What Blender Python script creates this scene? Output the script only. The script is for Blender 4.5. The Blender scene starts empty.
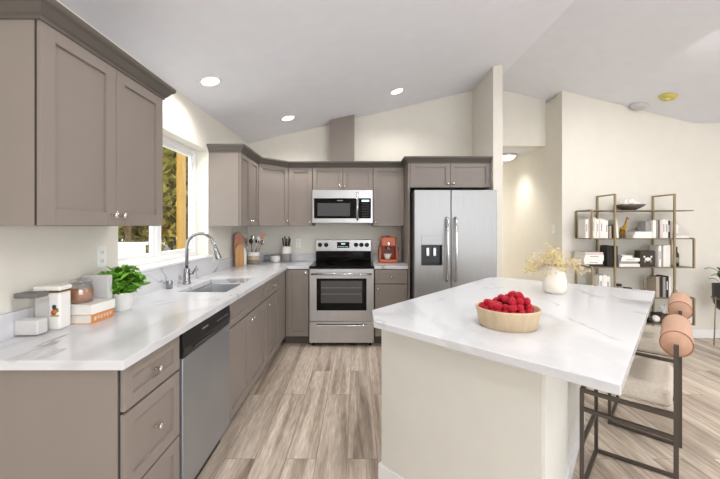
import bpy, bmesh, math, random
from mathutils import Vector, Matrix
random.seed(7)
SC = bpy.context.scene
COL = SC.collection
PI = math.pi

# ------------------------------------------------------------------ camera, world, light
cam_d = bpy.data.cameras.new('camera'); cam = bpy.data.objects.new('camera', cam_d); COL.objects.link(cam)
cam.location = (0, 0, 1.372); cam.rotation_euler = (PI/2, 0, 0)
cam_d.lens = 17.5; cam_d.sensor_width = 36; cam_d.sensor_fit = 'HORIZONTAL'
cam_d.shift_x = 3/720; cam_d.shift_y = -13.5/720
cam_d.clip_start = 0.05; cam_d.clip_end = 200
SC.camera = cam
SC.view_settings.view_transform = 'Standard'; SC.view_settings.look = 'None'
SC.view_settings.gamma = 1; SC.view_settings.use_curve_mapping = False
SC.view_settings.exposure = 0.17
w = bpy.data.worlds.new('world'); SC.world = w; w.use_nodes = True
wn = w.node_tree.nodes; wl = w.node_tree.links
bg = wn['Background']
tc = wn.new('ShaderNodeTexCoord'); sp = wn.new('ShaderNodeSeparateXYZ'); cr = wn.new('ShaderNodeValToRGB')
cr.color_ramp.elements[0].position = 0.30; cr.color_ramp.elements[0].color = (0.90, 0.91, 0.93, 1)
cr.color_ramp.elements[1].position = 0.75; cr.color_ramp.elements[1].color = (0.93, 0.96, 1.0, 1)
mp = wn.new('ShaderNodeMapRange'); mp.inputs[1].default_value = -1; mp.inputs[2].default_value = 1
wl.new(tc.outputs['Generated'], sp.inputs[0]); wl.new(sp.outputs[2], mp.inputs[0]); wl.new(mp.outputs[0], cr.inputs[0])
wl.new(cr.outputs[0], bg.inputs[0]); bg.inputs[1].default_value = 2.6

def light(name, kind, loc, rot, energy, color, **kw):
    d = bpy.data.lights.new(name, kind); d.energy = energy; d.color = color
    for k, v in kw.items(): setattr(d, k, v)
    o = bpy.data.objects.new(name, d); COL.objects.link(o); o.location = loc; o.rotation_euler = rot
    return o
# area lamps added behind and right of the camera to brighten the room
light('fill_behind', 'AREA', (2.4, -2.9, 1.4), (PI/2+0.5, 0, 0.15), 76, (0.94, 0.965, 1.0), shape='RECTANGLE', size=5.0, size_y=2.2)
light('fill_right', 'AREA', (6.2, 1.2, 1.5), (PI/2+.2, 0, PI/2), 26, (0.95, 0.975, 1.0), shape='RECTANGLE', size=4.0, size_y=2.0)
for p_ in ((.5, .9, 2.88), (2.0, -.6, 3.05), (.2, -1.4, 2.8), (3.3, 1.6, 2.8), (2.6, 2.9, 2.95)):
    light('overhead_fill', 'AREA', p_, (0, 0, 0), 17, (1, .975, .94), shape='DISK', size=.3)  # lamps without fixtures, added to brighten the room from above
sun = light('sun', 'SUN', (-6, 6, 8), (math.radians(35), 0, math.radians(200)), 1.2, (1.0, 0.93, 0.8), angle=0.05)

# ------------------------------------------------------------------ materials
def srgb(r, g, b):
    f = lambda c: c/12.92 if c <= 0.04045 else ((c+0.055)/1.055)**2.4
    return (f(r/255), f(g/255), f(b/255), 1)
MATS = {}
def mat(name, col, rough=0.5, metal=0.0, noise=0.0, nscale=8.0, bump=0.0, bscale=60.0, stretch=(1,1,1), **kw):
    if name in MATS: return MATS[name]
    m = bpy.data.materials.new(name); m.use_nodes = True
    n = m.node_tree.nodes; l = m.node_tree.links; b = n['Principled BSDF']
    b.inputs['Base Color'].default_value = col; b.inputs['Roughness'].default_value = rough; b.inputs['Metallic'].default_value = metal
    for k, v in kw.items():
        b.inputs[k.replace('_', ' ')].default_value = v
    t = n.new('ShaderNodeTexCoord'); mapn = n.new('ShaderNodeMapping'); mapn.inputs['Scale'].default_value = stretch
    l.new(t.outputs['Object'], mapn.inputs[0])
    nz = n.new('ShaderNodeTexNoise'); nz.inputs['Scale'].default_value = nscale; nz.inputs['Detail'].default_value = 4
    l.new(mapn.outputs[0], nz.inputs['Vector'])
    mx = n.new('ShaderNodeMix'); mx.data_type = 'RGBA'; mx.blend_type = 'MULTIPLY'; mx.inputs[0].default_value = 1.0
    rp = n.new('ShaderNodeMapRange'); rp.inputs[1].default_value = 0.3; rp.inputs[2].default_value = 0.7
    rp.inputs[3].default_value = 1-max(noise, 0.015); rp.inputs[4].default_value = 1+max(noise, 0.015)
    l.new(nz.outputs['Fac'], rp.inputs[0]); mx.inputs[6].default_value = col; l.new(rp.outputs[0], mx.inputs[7]); l.new(mx.outputs[2], b.inputs['Base Color'])
    if bump:
        nb = n.new('ShaderNodeTexNoise'); nb.inputs['Scale'].default_value = bscale; nb.inputs['Detail'].default_value = 3
        l.new(mapn.outputs[0], nb.inputs['Vector'])
        bp = n.new('ShaderNodeBump'); bp.inputs['Strength'].default_value = bump; bp.inputs['Distance'].default_value = 0.01
        l.new(nb.outputs['Fac'], bp.inputs['Height']); l.new(bp.outputs[0], b.inputs['Normal'])
    MATS[name] = m
    return m

def marble():
    m = bpy.data.materials.new('marble'); m.use_nodes = True
    n = m.node_tree.nodes; l = m.node_tree.links; b = n['Principled BSDF']
    b.inputs['Roughness'].default_value = 0.16
    g = n.new('ShaderNodeNewGeometry'); mp = n.new('ShaderNodeMapping'); mp.inputs['Rotation'].default_value = (0.3, 0.2, 0.6); mp.inputs['Scale'].default_value = (1, 0.55, 1)
    l.new(g.outputs['Position'], mp.inputs[0])
    n1 = n.new('ShaderNodeTexNoise'); n1.inputs['Scale'].default_value = 1.35; n1.inputs['Detail'].default_value = 6; n1.inputs['Distortion'].default_value = 0.7
    l.new(mp.outputs[0], n1.inputs['Vector'])
    def band(src, c, wd):
        s = n.new('ShaderNodeMath'); s.operation = 'SUBTRACT'; l.new(src, s.inputs[0]); s.inputs[1].default_value = c
        a = n.new('ShaderNodeMath'); a.operation = 'ABSOLUTE'; l.new(s.outputs[0], a.inputs[0])
        r = n.new('ShaderNodeMapRange'); r.interpolation_type = 'SMOOTHSTEP'; l.new(a.outputs[0], r.inputs[0])
        r.inputs[1].default_value = 0; r.inputs[2].default_value = wd; r.inputs[3].default_value = 1; r.inputs[4].default_value = 0
        return r.outputs[0]
    v1 = band(n1.outputs['Fac'], 0.47, 0.013); v2 = band(n1.outputs['Fac'], 0.585, 0.06)
    n2 = n.new('ShaderNodeTexNoise'); n2.inputs['Scale'].default_value = 2.4; n2.inputs['Detail'].default_value = 3; l.new(g.outputs['Position'], n2.inputs['Vector'])
    k = n.new('ShaderNodeMapRange'); l.new(n2.outputs['Fac'], k.inputs[0]); k.inputs[1].default_value = 0.42; k.inputs[2].default_value = 0.62
    a1 = n.new('ShaderNodeMath'); a1.operation = 'MULTIPLY'; l.new(v1, a1.inputs[0]); l.new(k.outputs[0], a1.inputs[1])
    a2 = n.new('ShaderNodeMath'); a2.operation = 'MULTIPLY'; l.new(v2, a2.inputs[0]); a2.inputs[1].default_value = 0.28
    a3 = n.new('ShaderNodeMath'); a3.operation = 'MAXIMUM'; l.new(a1.outputs[0], a3.inputs[0]); l.new(a2.outputs[0], a3.inputs[1])
    mx = n.new('ShaderNodeMix'); mx.data_type = 'RGBA'; l.new(a3.outputs[0], mx.inputs[0])
    mx.inputs[6].default_value = srgb(217, 218, 222); mx.inputs[7].default_value = srgb(166, 166, 171)
    l.new(mx.outputs[2], b.inputs['Base Color'])
    return m

def planks():
    m = bpy.data.materials.new('wood_planks'); m.use_nodes = True
    n = m.node_tree.nodes; l = m.node_tree.links; b = n['Principled BSDF']
    b.inputs['Roughness'].default_value = 0.42
    g = n.new('ShaderNodeNewGeometry')
    rot = n.new('ShaderNodeMapping'); rot.inputs['Rotation'].default_value = (0, 0, PI/2); rot.inputs['Location'].default_value = (0.35, 0.06, 0)
    l.new(g.outputs['Position'], rot.inputs[0])
    br = n.new('ShaderNodeTexBrick'); br.offset = 0.37; br.offset_frequency = 2
    for k, v in (('Scale', 1.0), ('Mortar Size', 0.0012), ('Mortar Smooth', 0.3), ('Brick Width', 1.25), ('Row Height', 0.18), ('Bias', 0.0)): br.inputs[k].default_value = v
    br.inputs['Color1'].default_value = (0, 0, 0, 1); br.inputs['Color2'].default_value = (1, 1, 1, 1); br.inputs['Mortar'].default_value = (0.5, 0.5, 0.5, 1)
    l.new(rot.outputs[0], br.inputs['Vector'])
    # grain offset per plank
    sc = n.new('ShaderNodeVectorMath'); sc.operation = 'SCALE'; l.new(br.outputs['Color'], sc.inputs[0]); sc.inputs['Scale'].default_value = 7.0
    ad = n.new('ShaderNodeVectorMath'); ad.operation = 'ADD'; l.new(g.outputs['Position'], ad.inputs[0]); l.new(sc.outputs[0], ad.inputs[1])
    st = n.new('ShaderNodeMapping'); st.inputs['Scale'].default_value = (13, 0.7, 1); l.new(ad.outputs[0], st.inputs[0])
    nz = n.new('ShaderNodeTexNoise'); nz.inputs['Scale'].default_value = 1.0; nz.inputs['Detail'].default_value = 7; nz.inputs['Roughness'].default_value = 0.62; nz.inputs['Distortion'].default_value = 0.6
    l.new(st.outputs[0], nz.inputs['Vector'])
    cr = n.new('ShaderNodeValToRGB'); l.new(nz.outputs['Fac'], cr.inputs[0]); e = cr.color_ramp.elements
    e[0].position = 0.28; e[0].color = srgb(126, 110, 97); e[1].position = 0.72; e[1].color = srgb(220, 208, 194)
    c2 = e.new(0.45); c2.color = srgb(184, 168, 152); c3 = e.new(0.56); c3.color = srgb(209, 194, 178)
    st2 = n.new('ShaderNodeMapping'); st2.inputs['Scale'].default_value = (85, 9, 1); l.new(ad.outputs[0], st2.inputs[0])
    n3 = n.new('ShaderNodeTexNoise'); n3.inputs['Scale'].default_value = 1; n3.inputs['Detail'].default_value = 3; l.new(st2.outputs[0], n3.inputs['Vector'])
    r3 = n.new('ShaderNodeMapRange'); l.new(n3.outputs['Fac'], r3.inputs[0]); r3.inputs[1].default_value = .3; r3.inputs[2].default_value = .7; r3.inputs[3].default_value = 0.80; r3.inputs[4].default_value = 1.14
    mm = n.new('ShaderNodeMix'); mm.data_type = 'RGBA'; mm.blend_type = 'MULTIPLY'; mm.inputs[0].default_value = 1; l.new(cr.outputs[0], mm.inputs[6]); l.new(r3.outputs[0], mm.inputs[7])
    tn = n.new('ShaderNodeMapRange'); l.new(br.outputs['Color'], tn.inputs[0]); tn.inputs[3].default_value = 0.93; tn.inputs[4].default_value = 1.05
    m2 = n.new('ShaderNodeMix'); m2.data_type = 'RGBA'; m2.blend_type = 'MULTIPLY'; m2.inputs[0].default_value = 1; l.new(mm.outputs[2], m2.inputs[6]); l.new(tn.outputs[0], m2.inputs[7])
    m3 = n.new('ShaderNodeMix'); m3.data_type = 'RGBA'; l.new(br.outputs['Fac'], m3.inputs[0]); l.new(m2.outputs[2], m3.inputs[6]); m3.inputs[7].default_value = srgb(80, 68, 60)
    l.new(m3.outputs[2], b.inputs['Base Color'])
    return m

MARBLE = marble(); PLANK = planks()
CAB = mat('taupe_paint', srgb(141, 131, 124), 0.42, noise=0.03, nscale=3)
TOE = mat('toe_shade_taupe', srgb(98, 89, 83), 0.5)  # taupe darkened, shade of the toe recess put into the colour
CABD = mat('taupe_shadow_gap', srgb(58, 52, 48), 0.7)  # dark sheet behind the doors, shade of the gaps put into its colour
CROWN = mat('taupe_crown', srgb(94, 89, 83), 0.5)
WALL = mat('cream_wall_paint', srgb(228, 224, 214), 0.85, bump=0.05, bscale=180)
CEIL = mat('ceiling_paint', srgb(234, 236, 243), 0.9, bump=0.05, bscale=150)
WHITE = mat('white_trim_paint', srgb(240, 240, 240), 0.4)
ISL = mat('island_paint', srgb(220, 219, 212), 0.6)
STEELL = mat('light_brushed_steel', srgb(198, 199, 202), 0.34, 1.0, noise=0.05, nscale=4, stretch=(40, 1, 1))
STEELF = mat('faucet_metal', srgb(158, 158, 160), 0.22, 1.0)
STEEL = mat('brushed_steel', srgb(160, 160, 160), 0.45, 1.0, noise=0.05, nscale=4, stretch=(40, 1, 1))
STEELH = mat('steel_bright', srgb(215, 215, 218), 0.16, 1.0)
NICKEL = mat('satin_nickel', srgb(225, 220, 212), 0.22, 1.0)
BLACKG = mat('black_glass', srgb(12, 12, 13), 0.08, Specular_IOR_Level=0.18)
BLACKP = mat('black_plastic', srgb(24, 24, 25), 0.35)
DARKG = mat('dark_grey_plastic', srgb(70, 70, 70), 0.4)
OVENG = mat('oven_inner_glass', srgb(84, 84, 84), 0.12, Specular_IOR_Level=0.2)
BRASS = mat('brushed_brass', srgb(158, 142, 112), 0.4, 0.6, noise=0.06)
LEATHER = mat('tan_leather', srgb(190, 150, 126), 0.6, noise=0.06, nscale=30, bump=0.08, bscale=200)
STITCH = mat('leather_piping', srgb(160, 105, 78), 0.5)
BOUCLE = mat('cream_boucle', srgb(206, 196, 182), 0.95, noise=0.08, nscale=120, bump=0.5, bscale=160)
IRON = mat('bronze_metal', srgb(88, 82, 76), 0.42, 0.6)
WOODL = mat('light_wood', srgb(202, 180, 148), 0.5, noise=0.1, nscale=3, stretch=(12, 12, 1))
WOODM = mat('honey_wood', srgb(206, 160, 108), 0.5, noise=0.12, nscale=3, stretch=(14, 14, 1))
WOODR = mat('reddish_wood', srgb(196, 140, 118), 0.5, noise=0.12, nscale=3, stretch=(14, 14, 1))
RED = mat('raspberry', srgb(184, 14, 44), 0.4, noise=0.2, nscale=90)
GREEN = mat('basil_leaf', srgb(112, 172, 52), 0.45, noise=0.25, nscale=25)
STEM = mat('green_stem', srgb(110, 130, 60), 0.6)
CERAM = mat('white_ceramic', srgb(240, 238, 234), 0.25)
CREAMC = mat('cream_ceramic', srgb(236, 228, 216), 0.55, bump=0.1, bscale=30)
GRAYB = mat('light_grey_board', srgb(206, 206, 206), 0.5)
PAPER = mat('white_paper', srgb(238, 236, 230), 0.7, noise=0.03, nscale=40)
PAPERG = mat('grey_cover', srgb(150, 148, 145), 0.6)
PAPERD = mat('dark_cover', srgb(40, 37, 35), 0.55)
PAPERT = mat('taupe_cover', srgb(176, 162, 148), 0.6)
PAPERP = mat('pale_pink_cover', srgb(216, 200, 196), 0.6)
ORANGE = mat('orange_cover', srgb(226, 150, 82), 0.55, noise=0.15, nscale=50)
TERRA = mat('terracotta_enamel', srgb(206, 104, 66), 0.3)
TERRAD = mat('dark_terracotta', srgb(150, 62, 42), 0.4)
GRAIN = mat('brown_grains', srgb(206, 142, 100), 0.8, noise=0.35, nscale=160, bump=0.5, bscale=200)
FLOUR = mat('white_powder', srgb(240, 238, 235), 0.9)
BLOSSOM = mat('dried_cream_flower', srgb(226, 208, 166), 0.8, noise=0.2, nscale=60)
BLOSSY = mat('yellow_green_flower', srgb(226, 216, 140), 0.8, noise=0.15, nscale=60)
TWIG = mat('dried_twig', srgb(190, 164, 122), 0.8)
CORAL = mat('white_coral', srgb(238, 234, 228), 0.7, bump=0.3, bscale=60)
BARK = mat('bark', srgb(96, 76, 50), 0.9, noise=0.3, nscale=10)
YWOOD = mat('yellow_cedar', srgb(168, 128, 42), 0.6, noise=0.15, nscale=4, stretch=(8, 8, 1))
LEAF1 = mat('autumn_leaf_olive', srgb(142, 134, 52), 0.7, noise=0.35, nscale=1.5)
LEAF2 = mat('autumn_leaf_gold', srgb(172, 144, 60), 0.7, noise=0.35, nscale=1.5)
LEAF3 = mat('dark_conifer', srgb(104, 104, 50), 0.7, noise=0.35, nscale=1.5)
GROUND = mat('pale_gravel', srgb(196, 194, 188), 0.9, noise=0.15, nscale=2)
PLANTL = mat('palm_leaf', srgb(74, 100, 62), 0.5, noise=0.2, nscale=10)
POTD = mat('charcoal_pot', srgb(62, 62, 60), 0.5)
SOIL = mat('soil', srgb(60, 44, 34), 0.95, bump=0.4)
YELLOW = mat('yellow_plastic', srgb(206, 194, 104), 0.5)
GOLD = mat('antique_gold', srgb(166, 120, 40), 0.35, 0.8)
PRINT = mat('grey_print', srgb(150, 150, 150), 0.5)

def emit(name, col, s):
    m = bpy.data.materials.new(name); m.use_nodes = True; b = m.node_tree.nodes['Principled BSDF']
    b.inputs['Base Color'].default_value = col; b.inputs['Emission Color'].default_value = col; b.inputs['Emission Strength'].default_value = s
    return m
LAMP = emit('lamp_lens', (1, 0.97, 0.9, 1), 6.0)
LED = emit('display_digits', (0.6, 0.85, 0.9, 1), 0.8)
def glass(name, tint, gl):
    m = bpy.data.materials.new(name); m.use_nodes = True; n = m.node_tree.nodes; l = m.node_tree.links
    n.clear(); o = n.new('ShaderNodeOutputMaterial'); t = n.new('ShaderNodeBsdfTransparent'); t.inputs[0].default_value = tint
    g = n.new('ShaderNodeBsdfGlossy'); g.inputs['Roughness'].default_value = 0.02; mx = n.new('ShaderNodeMixShader')
    mx.inputs[0].default_value = gl
    l.new(t.outputs[0], mx.inputs[1]); l.new(g.outputs[0], mx.inputs[2]); l.new(mx.outputs[0], o.inputs[0]); return m
GLASS = glass('window_glass', (0.96, 0.97, 0.95, 1), 0.04)
JAR = glass('jar_glass', (0.93, 0.93, 0.93, 1), 0.14)

# ------------------------------------------------------------------ mesh helpers
class MB:
    def __init__(s): s.bm = bmesh.new(); s.sm = False
    def box(s, x0, x1, y0, y1, z0, z1, M=None):
        vs = [s.bm.verts.new(p) for p in [(x0,y0,z0),(x1,y0,z0),(x1,y1,z0),(x0,y1,z0),(x0,y0,z1),(x1,y0,z1),(x1,y1,z1),(x0,y1,z1)]]
        for f in ((3,2,1,0),(4,5,6,7),(0,1,5,4),(1,2,6,5),(2,3,7,6),(3,0,4,7)): s.bm.faces.new([vs[i] for i in f])
        if M is not None: bmesh.ops.transform(s.bm, matrix=M, verts=vs)
        return s
    def prism(s, pts, z0, z1, M=None):        # polygon ccw in xy
        a = [s.bm.verts.new((p[0], p[1], z0)) for p in pts]; b = [s.bm.verts.new((p[0], p[1], z1)) for p in pts]; n = len(pts)
        s.bm.faces.new(a[::-1]); s.bm.faces.new(b)
        for i in range(n): s.bm.faces.new((a[i], a[(i+1)%n], b[(i+1)%n], b[i]))
        if M is not None: bmesh.ops.transform(s.bm, matrix=M, verts=a+b)
        return s
    def lathe(s, prof, seg=24, M=None, closed=False):
        rings = []; allv = []
        for r, z in prof:
            if r < 1e-5: v = [s.bm.verts.new((0, 0, z))]
            else: v = [s.bm.verts.new((r*math.cos(2*PI*i/seg), r*math.sin(2*PI*i/seg), z)) for i in range(seg)]
            rings.append(v); allv += v
        for a, b in zip(rings, rings[1:]):
            for i in range(seg):
                j = (i+1) % seg
                if len(a) == 1 and len(b) == 1: continue
                if len(a) == 1: f = (a[0], b[j], b[i])
                elif len(b) == 1: f = (a[i], a[j], b[0])
                else: f = (a[i], a[j], b[j], b[i])
                s.bm.faces.new(f).smooth = True
        if len(rings[0]) > 1: s.bm.faces.new(rings[0][::-1])
        if len(rings[-1]) > 1: s.bm.faces.new(rings[-1])
        if M is not None: bmesh.ops.transform(s.bm, matrix=M, verts=allv)
        return s
    def tube(s, pts, r, seg=10, radii=None):
        pts = [Vector(p) for p in pts]; rings = []
        up = Vector((0.013, 0.021, 1)).normalized()
        t0 = (pts[1]-pts[0]).normalized()
        if abs(t0.dot(up)) > 0.95: up = Vector((1, 0.02, 0.01)).normalized()
        nrm = (up - t0*up.dot(t0)).normalized()
        for i, p in enumerate(pts):
            t = (pts[min(i+1, len(pts)-1)] - pts[max(i-1, 0)]).normalized()
            nrm = (nrm - t*nrm.dot(t)).normalized(); bn = t.cross(nrm)
            rr = radii[i] if radii else r
            rings.append([s.bm.verts.new(p + (nrm*math.cos(2*PI*k/seg) + bn*math.sin(2*PI*k/seg))*rr) for k in range(seg)])
        for a, b in zip(rings, rings[1:]):
            for k in range(seg): s.bm.faces.new((a[k], a[(k+1)%seg], b[(k+1)%seg], b[k])).smooth = True
        s.bm.faces.new(rings[0][::-1]); s.bm.faces.new(rings[-1])
        return s
    def ball(s, c, r, sub=2, sc=(1,1,1)):
        M = Matrix.Translation(c) @ Matrix.Diagonal((r*sc[0], r*sc[1], r*sc[2], 1))
        g = bmesh.ops.create_icosphere(s.bm, subdivisions=sub, radius=1, matrix=M)
        for v in g['verts']:
            for f in v.link_faces: f.smooth = True
        return s
    def face(s, pts):
        return s.bm.faces.new([s.bm.verts.new(p) for p in pts])
    def build(s, name, m, parent=None, bevel=0.0, seg=2, fix=True):
        me = bpy.data.meshes.new(name)
        if fix: bmesh.ops.recalc_face_normals(s.bm, faces=s.bm.faces)
        s.bm.to_mesh(me); s.bm.free()
        me.materials.append(m)
        o = bpy.data.objects.new(name, me); COL.objects.link(o)
        if parent is not None: o.parent = parent
        if bevel:
            b = o.modifiers.new('bevel', 'BEVEL'); b.width = bevel; b.segments = seg; b.limit_method = 'ANGLE'; b.angle_limit = 0.6
        return o
def T(x, y, z): return Matrix.Translation((x, y, z))
def RX(a): return Matrix.Rotation(a, 4, 'X')
def RY(a): return Matrix.Rotation(a, 4, 'Y')
def RZ(a): return Matrix.Rotation(a, 4, 'Z')
def tag(o, label=None, cat=None, group=None, kind=None):
    if label: o['label'] = label
    if cat: o['category'] = cat
    if group: o['group'] = group
    if kind: o['kind'] = kind
    return o
def thing(name, label, cat, loc=(0,0,0), rz=0.0, group=None):
    o = bpy.data.objects.new(name, None); COL.objects.link(o); o.empty_display_size = 0.1
    o.location = loc; o.rotation_euler = (0, 0, rz)
    return tag(o, label, cat, group)
def struct(name, mb, m, parent=None, **k):
    o = mb.build(name, m, parent, **k); o['kind'] = 'structure'; return o
def place(o, loc, rz=0.0): o.location = loc; o.rotation_euler = (0, 0, rz); return o
def copy_tree(o, parent=None):
    c = o.copy(); COL.objects.link(c)
    if parent is not None: c.parent = parent
    for ch in list(o.children): copy_tree(ch, c)
    return c

# ------------------------------------------------------------------ room shell
XL, YB = -1.44, 4.63
XP0, XP1, YP = 1.53, 1.635, 3.93         # pier beside the fridge
XH, YS = 2.52, 4.30                      # hall's right wall, wall behind the shelf
XR, ZR = 1.786, 3.224                    # ridge
def zc(x):
    if x < XR: return 2.801 + 0.2366*x
    if x < 4.13: return 3.04 + 0.25*(2.52-x)
    return 3.04 - 0.25*1.61
b = MB(); b.box(-1.6, 7.0, -3.2, 9.0, -0.1, 0.0); struct('floor', b, PLANK)
b = MB()
xs = [-1.62, XR, 4.13, 7.0]
prof = [(x, zc(x)) for x in xs]
lo = [(x, z) for x, z in prof]; hi = [(x, z+0.12) for x, z in prof]
poly = lo + hi[::-1]
M = Matrix(((1,0,0,0),(0,0,1,0),(0,1,0,0),(0,0,0,1)))   # (x,z,y) -> (x,y,z)
b.prism(poly, -3.2, 4.85, M); struct('ceiling', b, CEIL)
b = MB(); b.box(1.5, 2.7, 4.83, 9.0, 2.44, 2.52); struct('ceiling_hall', b, CEIL)

def wall_xz(name, pts, y0, y1, m=WALL):     # polygon in xz, thickness in y
    b = MB(); b.prism(pts, y0, y1, M); return struct(name, b, m)
wall_xz('wall_back', [(-1.62, 0), (XP1, 0), (XP1, zc(XP1)), (-1.62, zc(-1.62))], YB, YB+0.1)
wall_xz('wall_fridge_side', [(XP0, 0), (XP1, 0), (XP1, zc(XP1)), (XP0, zc(XP0))], YP, YB-0.0005)
wall_xz('wall_hall_header', [(XP1, 2.44), (XH, 2.44), (XH, zc(XH)), (XR, ZR), (XP1, zc(XP1))], 4.67, 4.83)
b = MB(); b.box(XP1-0.1, XP1, YB+0.101, 9.0, 0, 2.44); struct('wall_hall_left', b, WALL)
wall_xz('wall_right', [(XH, 0), (7.0, 0), (7.0, zc(7)), (4.13, zc(4.13)), (XH, zc(XH))], YS, YS+0.12)
b = MB(); b.box(XH, XH+0.12, YS+0.1205, 9.0, 0, 2.44)
b.box(XH, XH+0.12, YS+0.1205, 4.84, 2.44, zc(XH+.12)); struct('wall_hall_right', b, WALL)
b = MB(); b.box(1.5, 2.7, 8.9, 9.0, 0, 2.44); struct('wall_hall_end', b, WALL)
b = MB(); b.box(7.0, 7.12, -3.2, 4.42, 0, 2.66); struct('wall_far_right', b, WALL)
# wall behind the camera with a wide patio opening
wall_xz('wall_behind', [(-1.62, 0), (0.6, 0), (0.6, 2.35), (5.2, 2.35), (5.2, 0), (7.12, 0), (7.12, zc(7)), (4.13, zc(4.13)), (XR, ZR), (-1.62, zc(-1.62))], -3.32, -3.205)
# left wall with the window hole
WY0, WY1, WZ0, WZ1 = 2.11, 3.39, 1.09, 2.10
zl = zc(XL)
b = MB()
b.box(XL-0.18, XL, -3.2, WY0, 0, zl); b.box(XL-0.18, XL, WY1, YB, 0, zl)
b.box(XL-0.18, XL, WY0, WY1, 0, WZ0-0.02); b.box(XL-0.18, XL, WY0, WY1, WZ1, zl)
struct('wall_left', b, WALL)
# baseboards
b = MB(); b.box(XH+0.0, 7.0, YS-0.014, YS-0.0005, 0, 0.10); struct('baseboard_right', b, WHITE, bevel=0.004)
b = MB(); b.box(XH-0.014, XH-0.0005, YS, 8.9, 0, 0.10); struct('baseboard_hall', b, WHITE, bevel=0.004)
b = MB(); b.box(XP0, XP1+0.013, YP-0.013, YP-0.0005, 0, 0.10); b.box(XP1+0.0005, XP1+0.013, YP, 6.5, 0, 0.1); struct('baseboard_pier', b, WHITE, bevel=0.004)

# ------------------------------------------------------------------ window
win = bpy.data.objects.new('window_1', None); COL.objects.link(win); win.location = (XL, WY0, WZ0); win['kind'] = 'structure'
W_, H_ = WY1-WY0, WZ1-WZ0
b = MB(); fx0, fx1 = -0.175, -0.115
f = 0.045
b.box(fx0, fx1, 0.001, f, 0, H_-.001); b.box(fx0, fx1, W_-f, W_-.001, 0, H_-.001); b.box(fx0, fx1, f, W_-f, 0, f); b.box(fx0, fx1, f, W_-f, H_-f, H_-.001)
b.box(fx0, fx1, W_/2-.03, W_/2+.03, f, H_-f)
b.build('window_frame', WHITE, win, bevel=0.003)
b = MB()
s = 0.03
for y0, y1 in ((f, W_/2-.03), (W_/2+.03, W_-f)):
    b.box(-.16, -.13, y0, y0+s, f, H_-f); b.box(-.16, -.13, y1-s, y1, f, H_-f); b.box(-.16, -.13, y0+s, y1-s, f, f+s); b.box(-.16, -.13, y0+s, y1-s, H_-f-s, H_-f)
b.build('window_sash', WHITE, win, bevel=0.003)
for y0, y1 in ((f, W_/2-.03), (W_/2+.03, W_-f)):
    b = MB(); b.box(-.147, -.143, y0+s, y1-s, f+s, H_-f-s); b.build('window_pane', GLASS, win)
b = MB(); b.prism([(-.18, 0), (.0008, 0), (.0008, -.04), (.03, -.04), (.03, W_+.04), (.0008, W_+.04), (.0008, W_), (-.18, W_)], -.0195, -.0005); b.build('window_sill', WHITE, win, bevel=0.003)

# ------------------------------------------------------------------ outdoors, seen through the window
b = MB(); b.box(-60, -1.9, -5, 60, 0.35, 0.45)
struct('ground', b, GROUND)
def tree(x, y, h, r, m, label, seed, n=1600):
    rnd = random.Random(seed)
    t = thing('tree', label, 'tree', (x, y, 0.45), 0, 'trees outside the kitchen window')
    b = MB(); pts = [(rnd.uniform(-.1,.1)*k, rnd.uniform(-.1,.1)*k, h*k/5) for k in range(6)]
    b.tube(pts, 0.1, 8, [0.09-0.013*k for k in range(6)])
    for k in range(7):
        a = rnd.uniform(0, 2*PI); z = h*rnd.uniform(.3, .85); L = r*rnd.uniform(.5, .9)
        b.tube([(0, 0, z), (L*.5*math.cos(a), L*.5*math.sin(a), z+L*.25), (L*math.cos(a), L*math.sin(a), z+L*.6)], .05, 6, [.06, .04, .015])
    b.build('trunk', BARK, t)
    b = MB()
    cl = [(rnd.gauss(0, r*.42), rnd.gauss(0, r*.42), h*rnd.uniform(.18, 1.05)) for _ in range(26)]
    for i in range(n):
        c = cl[i % 26]; p = Vector((c[0]+rnd.gauss(0, r*.2), c[1]+rnd.gauss(0, r*.2), c[2]+rnd.gauss(0, r*.22)))
        if p.z < .15: continue
        q = Matrix.Rotation(rnd.uniform(0, 2*PI), 3, 'Z') @ Matrix.Rotation(rnd.uniform(-1.2, 1.2), 3, 'X'); s = rnd.uniform(.09, .19)
        b.face([p+q@Vector(v)*s for v in ((-.5, 0, 0), (0, -1, .15), (.5, 0, 0), (0, 1, .15))])
    b.build('foliage', m, t, fix=False)
tree(-5.0, 8.6, 3.4, 1.5, LEAF1, 'olive green leafy tree filling the right pane of the window', 1, 3200)
tree(-7.2, 9.6, 4.2, 1.7, LEAF2, 'golden leafed tree behind the olive one outside window', 2, 2800)
tree(-8.6, 12.5, 4.6, 1.9, LEAF3, 'dark green tree in the farther row outside window', 3, 2400)
tree(-5.2, 10.6, 4.5, 1.6, LEAF2, 'tall gold tree near the yellow post outside window', 4, 2800)
tree(-8.2, 8.8, 3.6, 1.6, LEAF1, 'olive green tree seen in the left pane of window', 5, 2600)
tree(-10.5, 11.5, 5.0, 2.4, LEAF3, 'broad dark tree at the left end outside window', 6, 2600)
tree(-7.2, 14.5, 6.0, 2.6, LEAF1, 'tallest olive tree farthest from the window', 8, 3000)
b = MB(); b.box(-2.55, -2.465, 4.94, 5.05, 0.45, 3.2); tag(b.build('wooden_post', YWOOD, bevel=.006), 'yellow cedar post standing outside right side of the window', 'post')
t = thing('deck_rail', 'white solid deck rail low outside the left window pane', 'railing', (-2.9, 4.0, .45))
b = MB(); b.box(0, .46, 0, .04, 0, .70); b.build('rail_panel', WHITE, t)
b = MB(); b.box(-.02, .48, -.02, .06, .701, .735); b.build('rail_cap', WHITE, t, bevel=.004)
tree(-9.5, 17.5, 6.5, 3.0, LEAF1, 'olive tree in the far row seen behind the golden trees', 9, 2600)
tree(-11.5, 15.5, 6.5, 3.0, LEAF2, 'gold tree in the far row left of the farthest olive', 10, 2600)
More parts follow.
